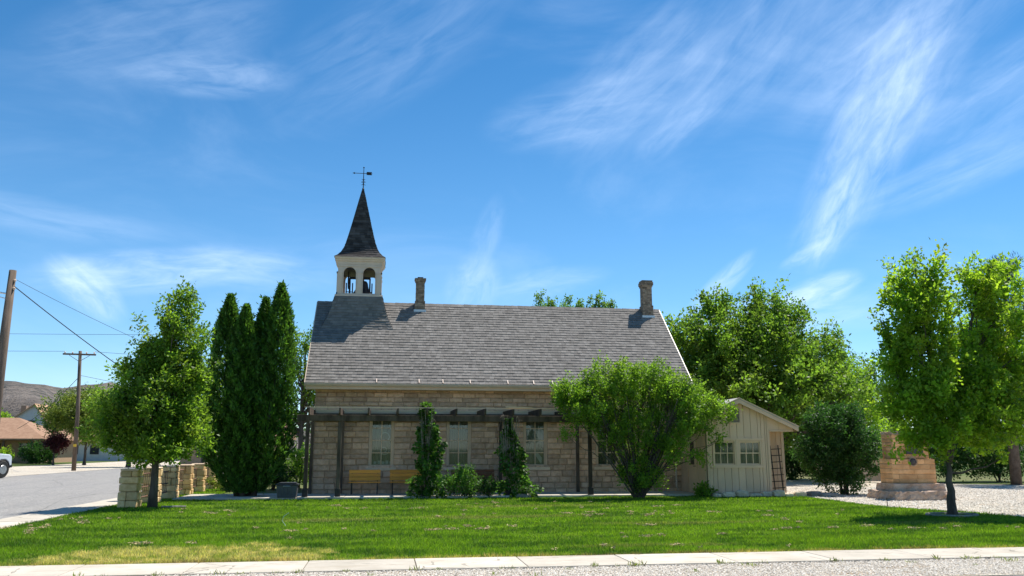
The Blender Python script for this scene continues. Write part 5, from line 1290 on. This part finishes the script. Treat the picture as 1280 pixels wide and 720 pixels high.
def pebbles(name, n, xr_, yr_, s, label, keep=None):
    P = np.stack([rs.uniform(*xr_, n), rs.uniform(*yr_, n), np.full(n, .0)], 1)
    if keep is not None: P = P[keep(P)]
    n = len(P); S = s*rs.uniform(.5, 1.5, (n, 1, 1))*np.array([1, 1, .65]); O = np.array([[1, 0, 0], [0, 1, 0], [-1, 0, 0], [0, -1, 0], [0, 0, 1.]])
    jit = rs.uniform(.7, 1.3, (n, 5, 3)); a = rs.uniform(0, 6.28, n); ca, sa = np.cos(a), np.sin(a)
    Vv = O[None]*jit*S; X = Vv[..., 0]*ca[:, None]-Vv[..., 1]*sa[:, None]; Y = Vv[..., 0]*sa[:, None]+Vv[..., 1]*ca[:, None]
    Vv = np.stack([X, Y, Vv[..., 2]], -1)+P[:, None]
    tri = np.stack([Vv[:, [i, (i+1) % 4, 4]] for i in range(4)], 1).reshape(-1, 3)
    o = np_mesh(name, tri, 3, np.repeat(rs.uniform(0, 1, n), 4), 'pebble'); tag(o, label, 'gravel', kind='stuff')
pebbles('gravel_stones', 34000, (-3, 12.5), (10.4, 11.9), .012, 'loose white and grey gravel stones beside the front sidewalk')
pebbles('gravel_stones', 30000, (13.8, 27), (16.5, 34), .024, 'loose pale gravel stones on the drive around the monument', keep=lambda P: ~inside(P, poly))
# weeds in the gravel
V = []; RN = []
for k in range(46):
    x = random.uniform(-4, 12); y = random.choice((11.80, 11.82, random.uniform(10.9, 11.8))); n = random.randint(8, 26)
    P = np.stack([x+rs.normal(size=n)*.04, y+rs.normal(size=n)*.03, np.zeros(n)], 1); D = np.stack([rs.normal(size=n)*.5, rs.normal(size=n)*.5, np.ones(n)], 1)
    V.append(leaf_quads(P, D, random.uniform(.04, .09), .14, .25)); RN.append(rs.uniform(0, 1, n))
o = np_mesh('weeds', np.concatenate(V), 4, np.concatenate(RN), 'leaf_yellow'); tag(o, 'small weeds growing along the sidewalk edge in the gravel', 'weeds', kind='stuff')
# flat stone rings at the feet of two trees, and the small pale hoop on the lawn
m = MB(); m.tube([(13.66+.6*math.cos(a), 19.23+.45*math.sin(a), .03) for a in np.linspace(0, 6.283, 28)], .035, 6)
tag(m.build('tree_ring', 'grey_rock', base=(13.66, 19.23, 0)), 'thin grey edging ring round the foot of the bright young tree', 'tree ring')
m = MB(); m.tube([(-5.98, 24.85, .04), (-5.6, 24.8, .05), (-5.35, 24.9, .04)], .03, 6)
tag(m.build('edging_piece', 'grey_rock', base=(-5.6, 24.85, 0)), 'pale strip of edging lying right of the pear tree trunk', 'edging')
m = MB(); m.tube([(-1.98, 18.6, .02), (-2.06, 18.6, .13), (-2.03, 18.6, .22), (-1.93, 18.6, .29)], .007, 6)
tag(m.build('lawn_hoop', 'hose', base=(-2, 18.6, 0)), 'small bent pale green wire sticking up from the lawn', 'wire')
m = MB(); m.tube([(14.15, 22.7, 0), (14.15, 22.7, .24)], .012, 6)
tag(m.build('marker_stake', 'iron', base=(14.15, 22.7, 0)), 'thin dark stake at the lawn edge in front of the monument', 'stake')
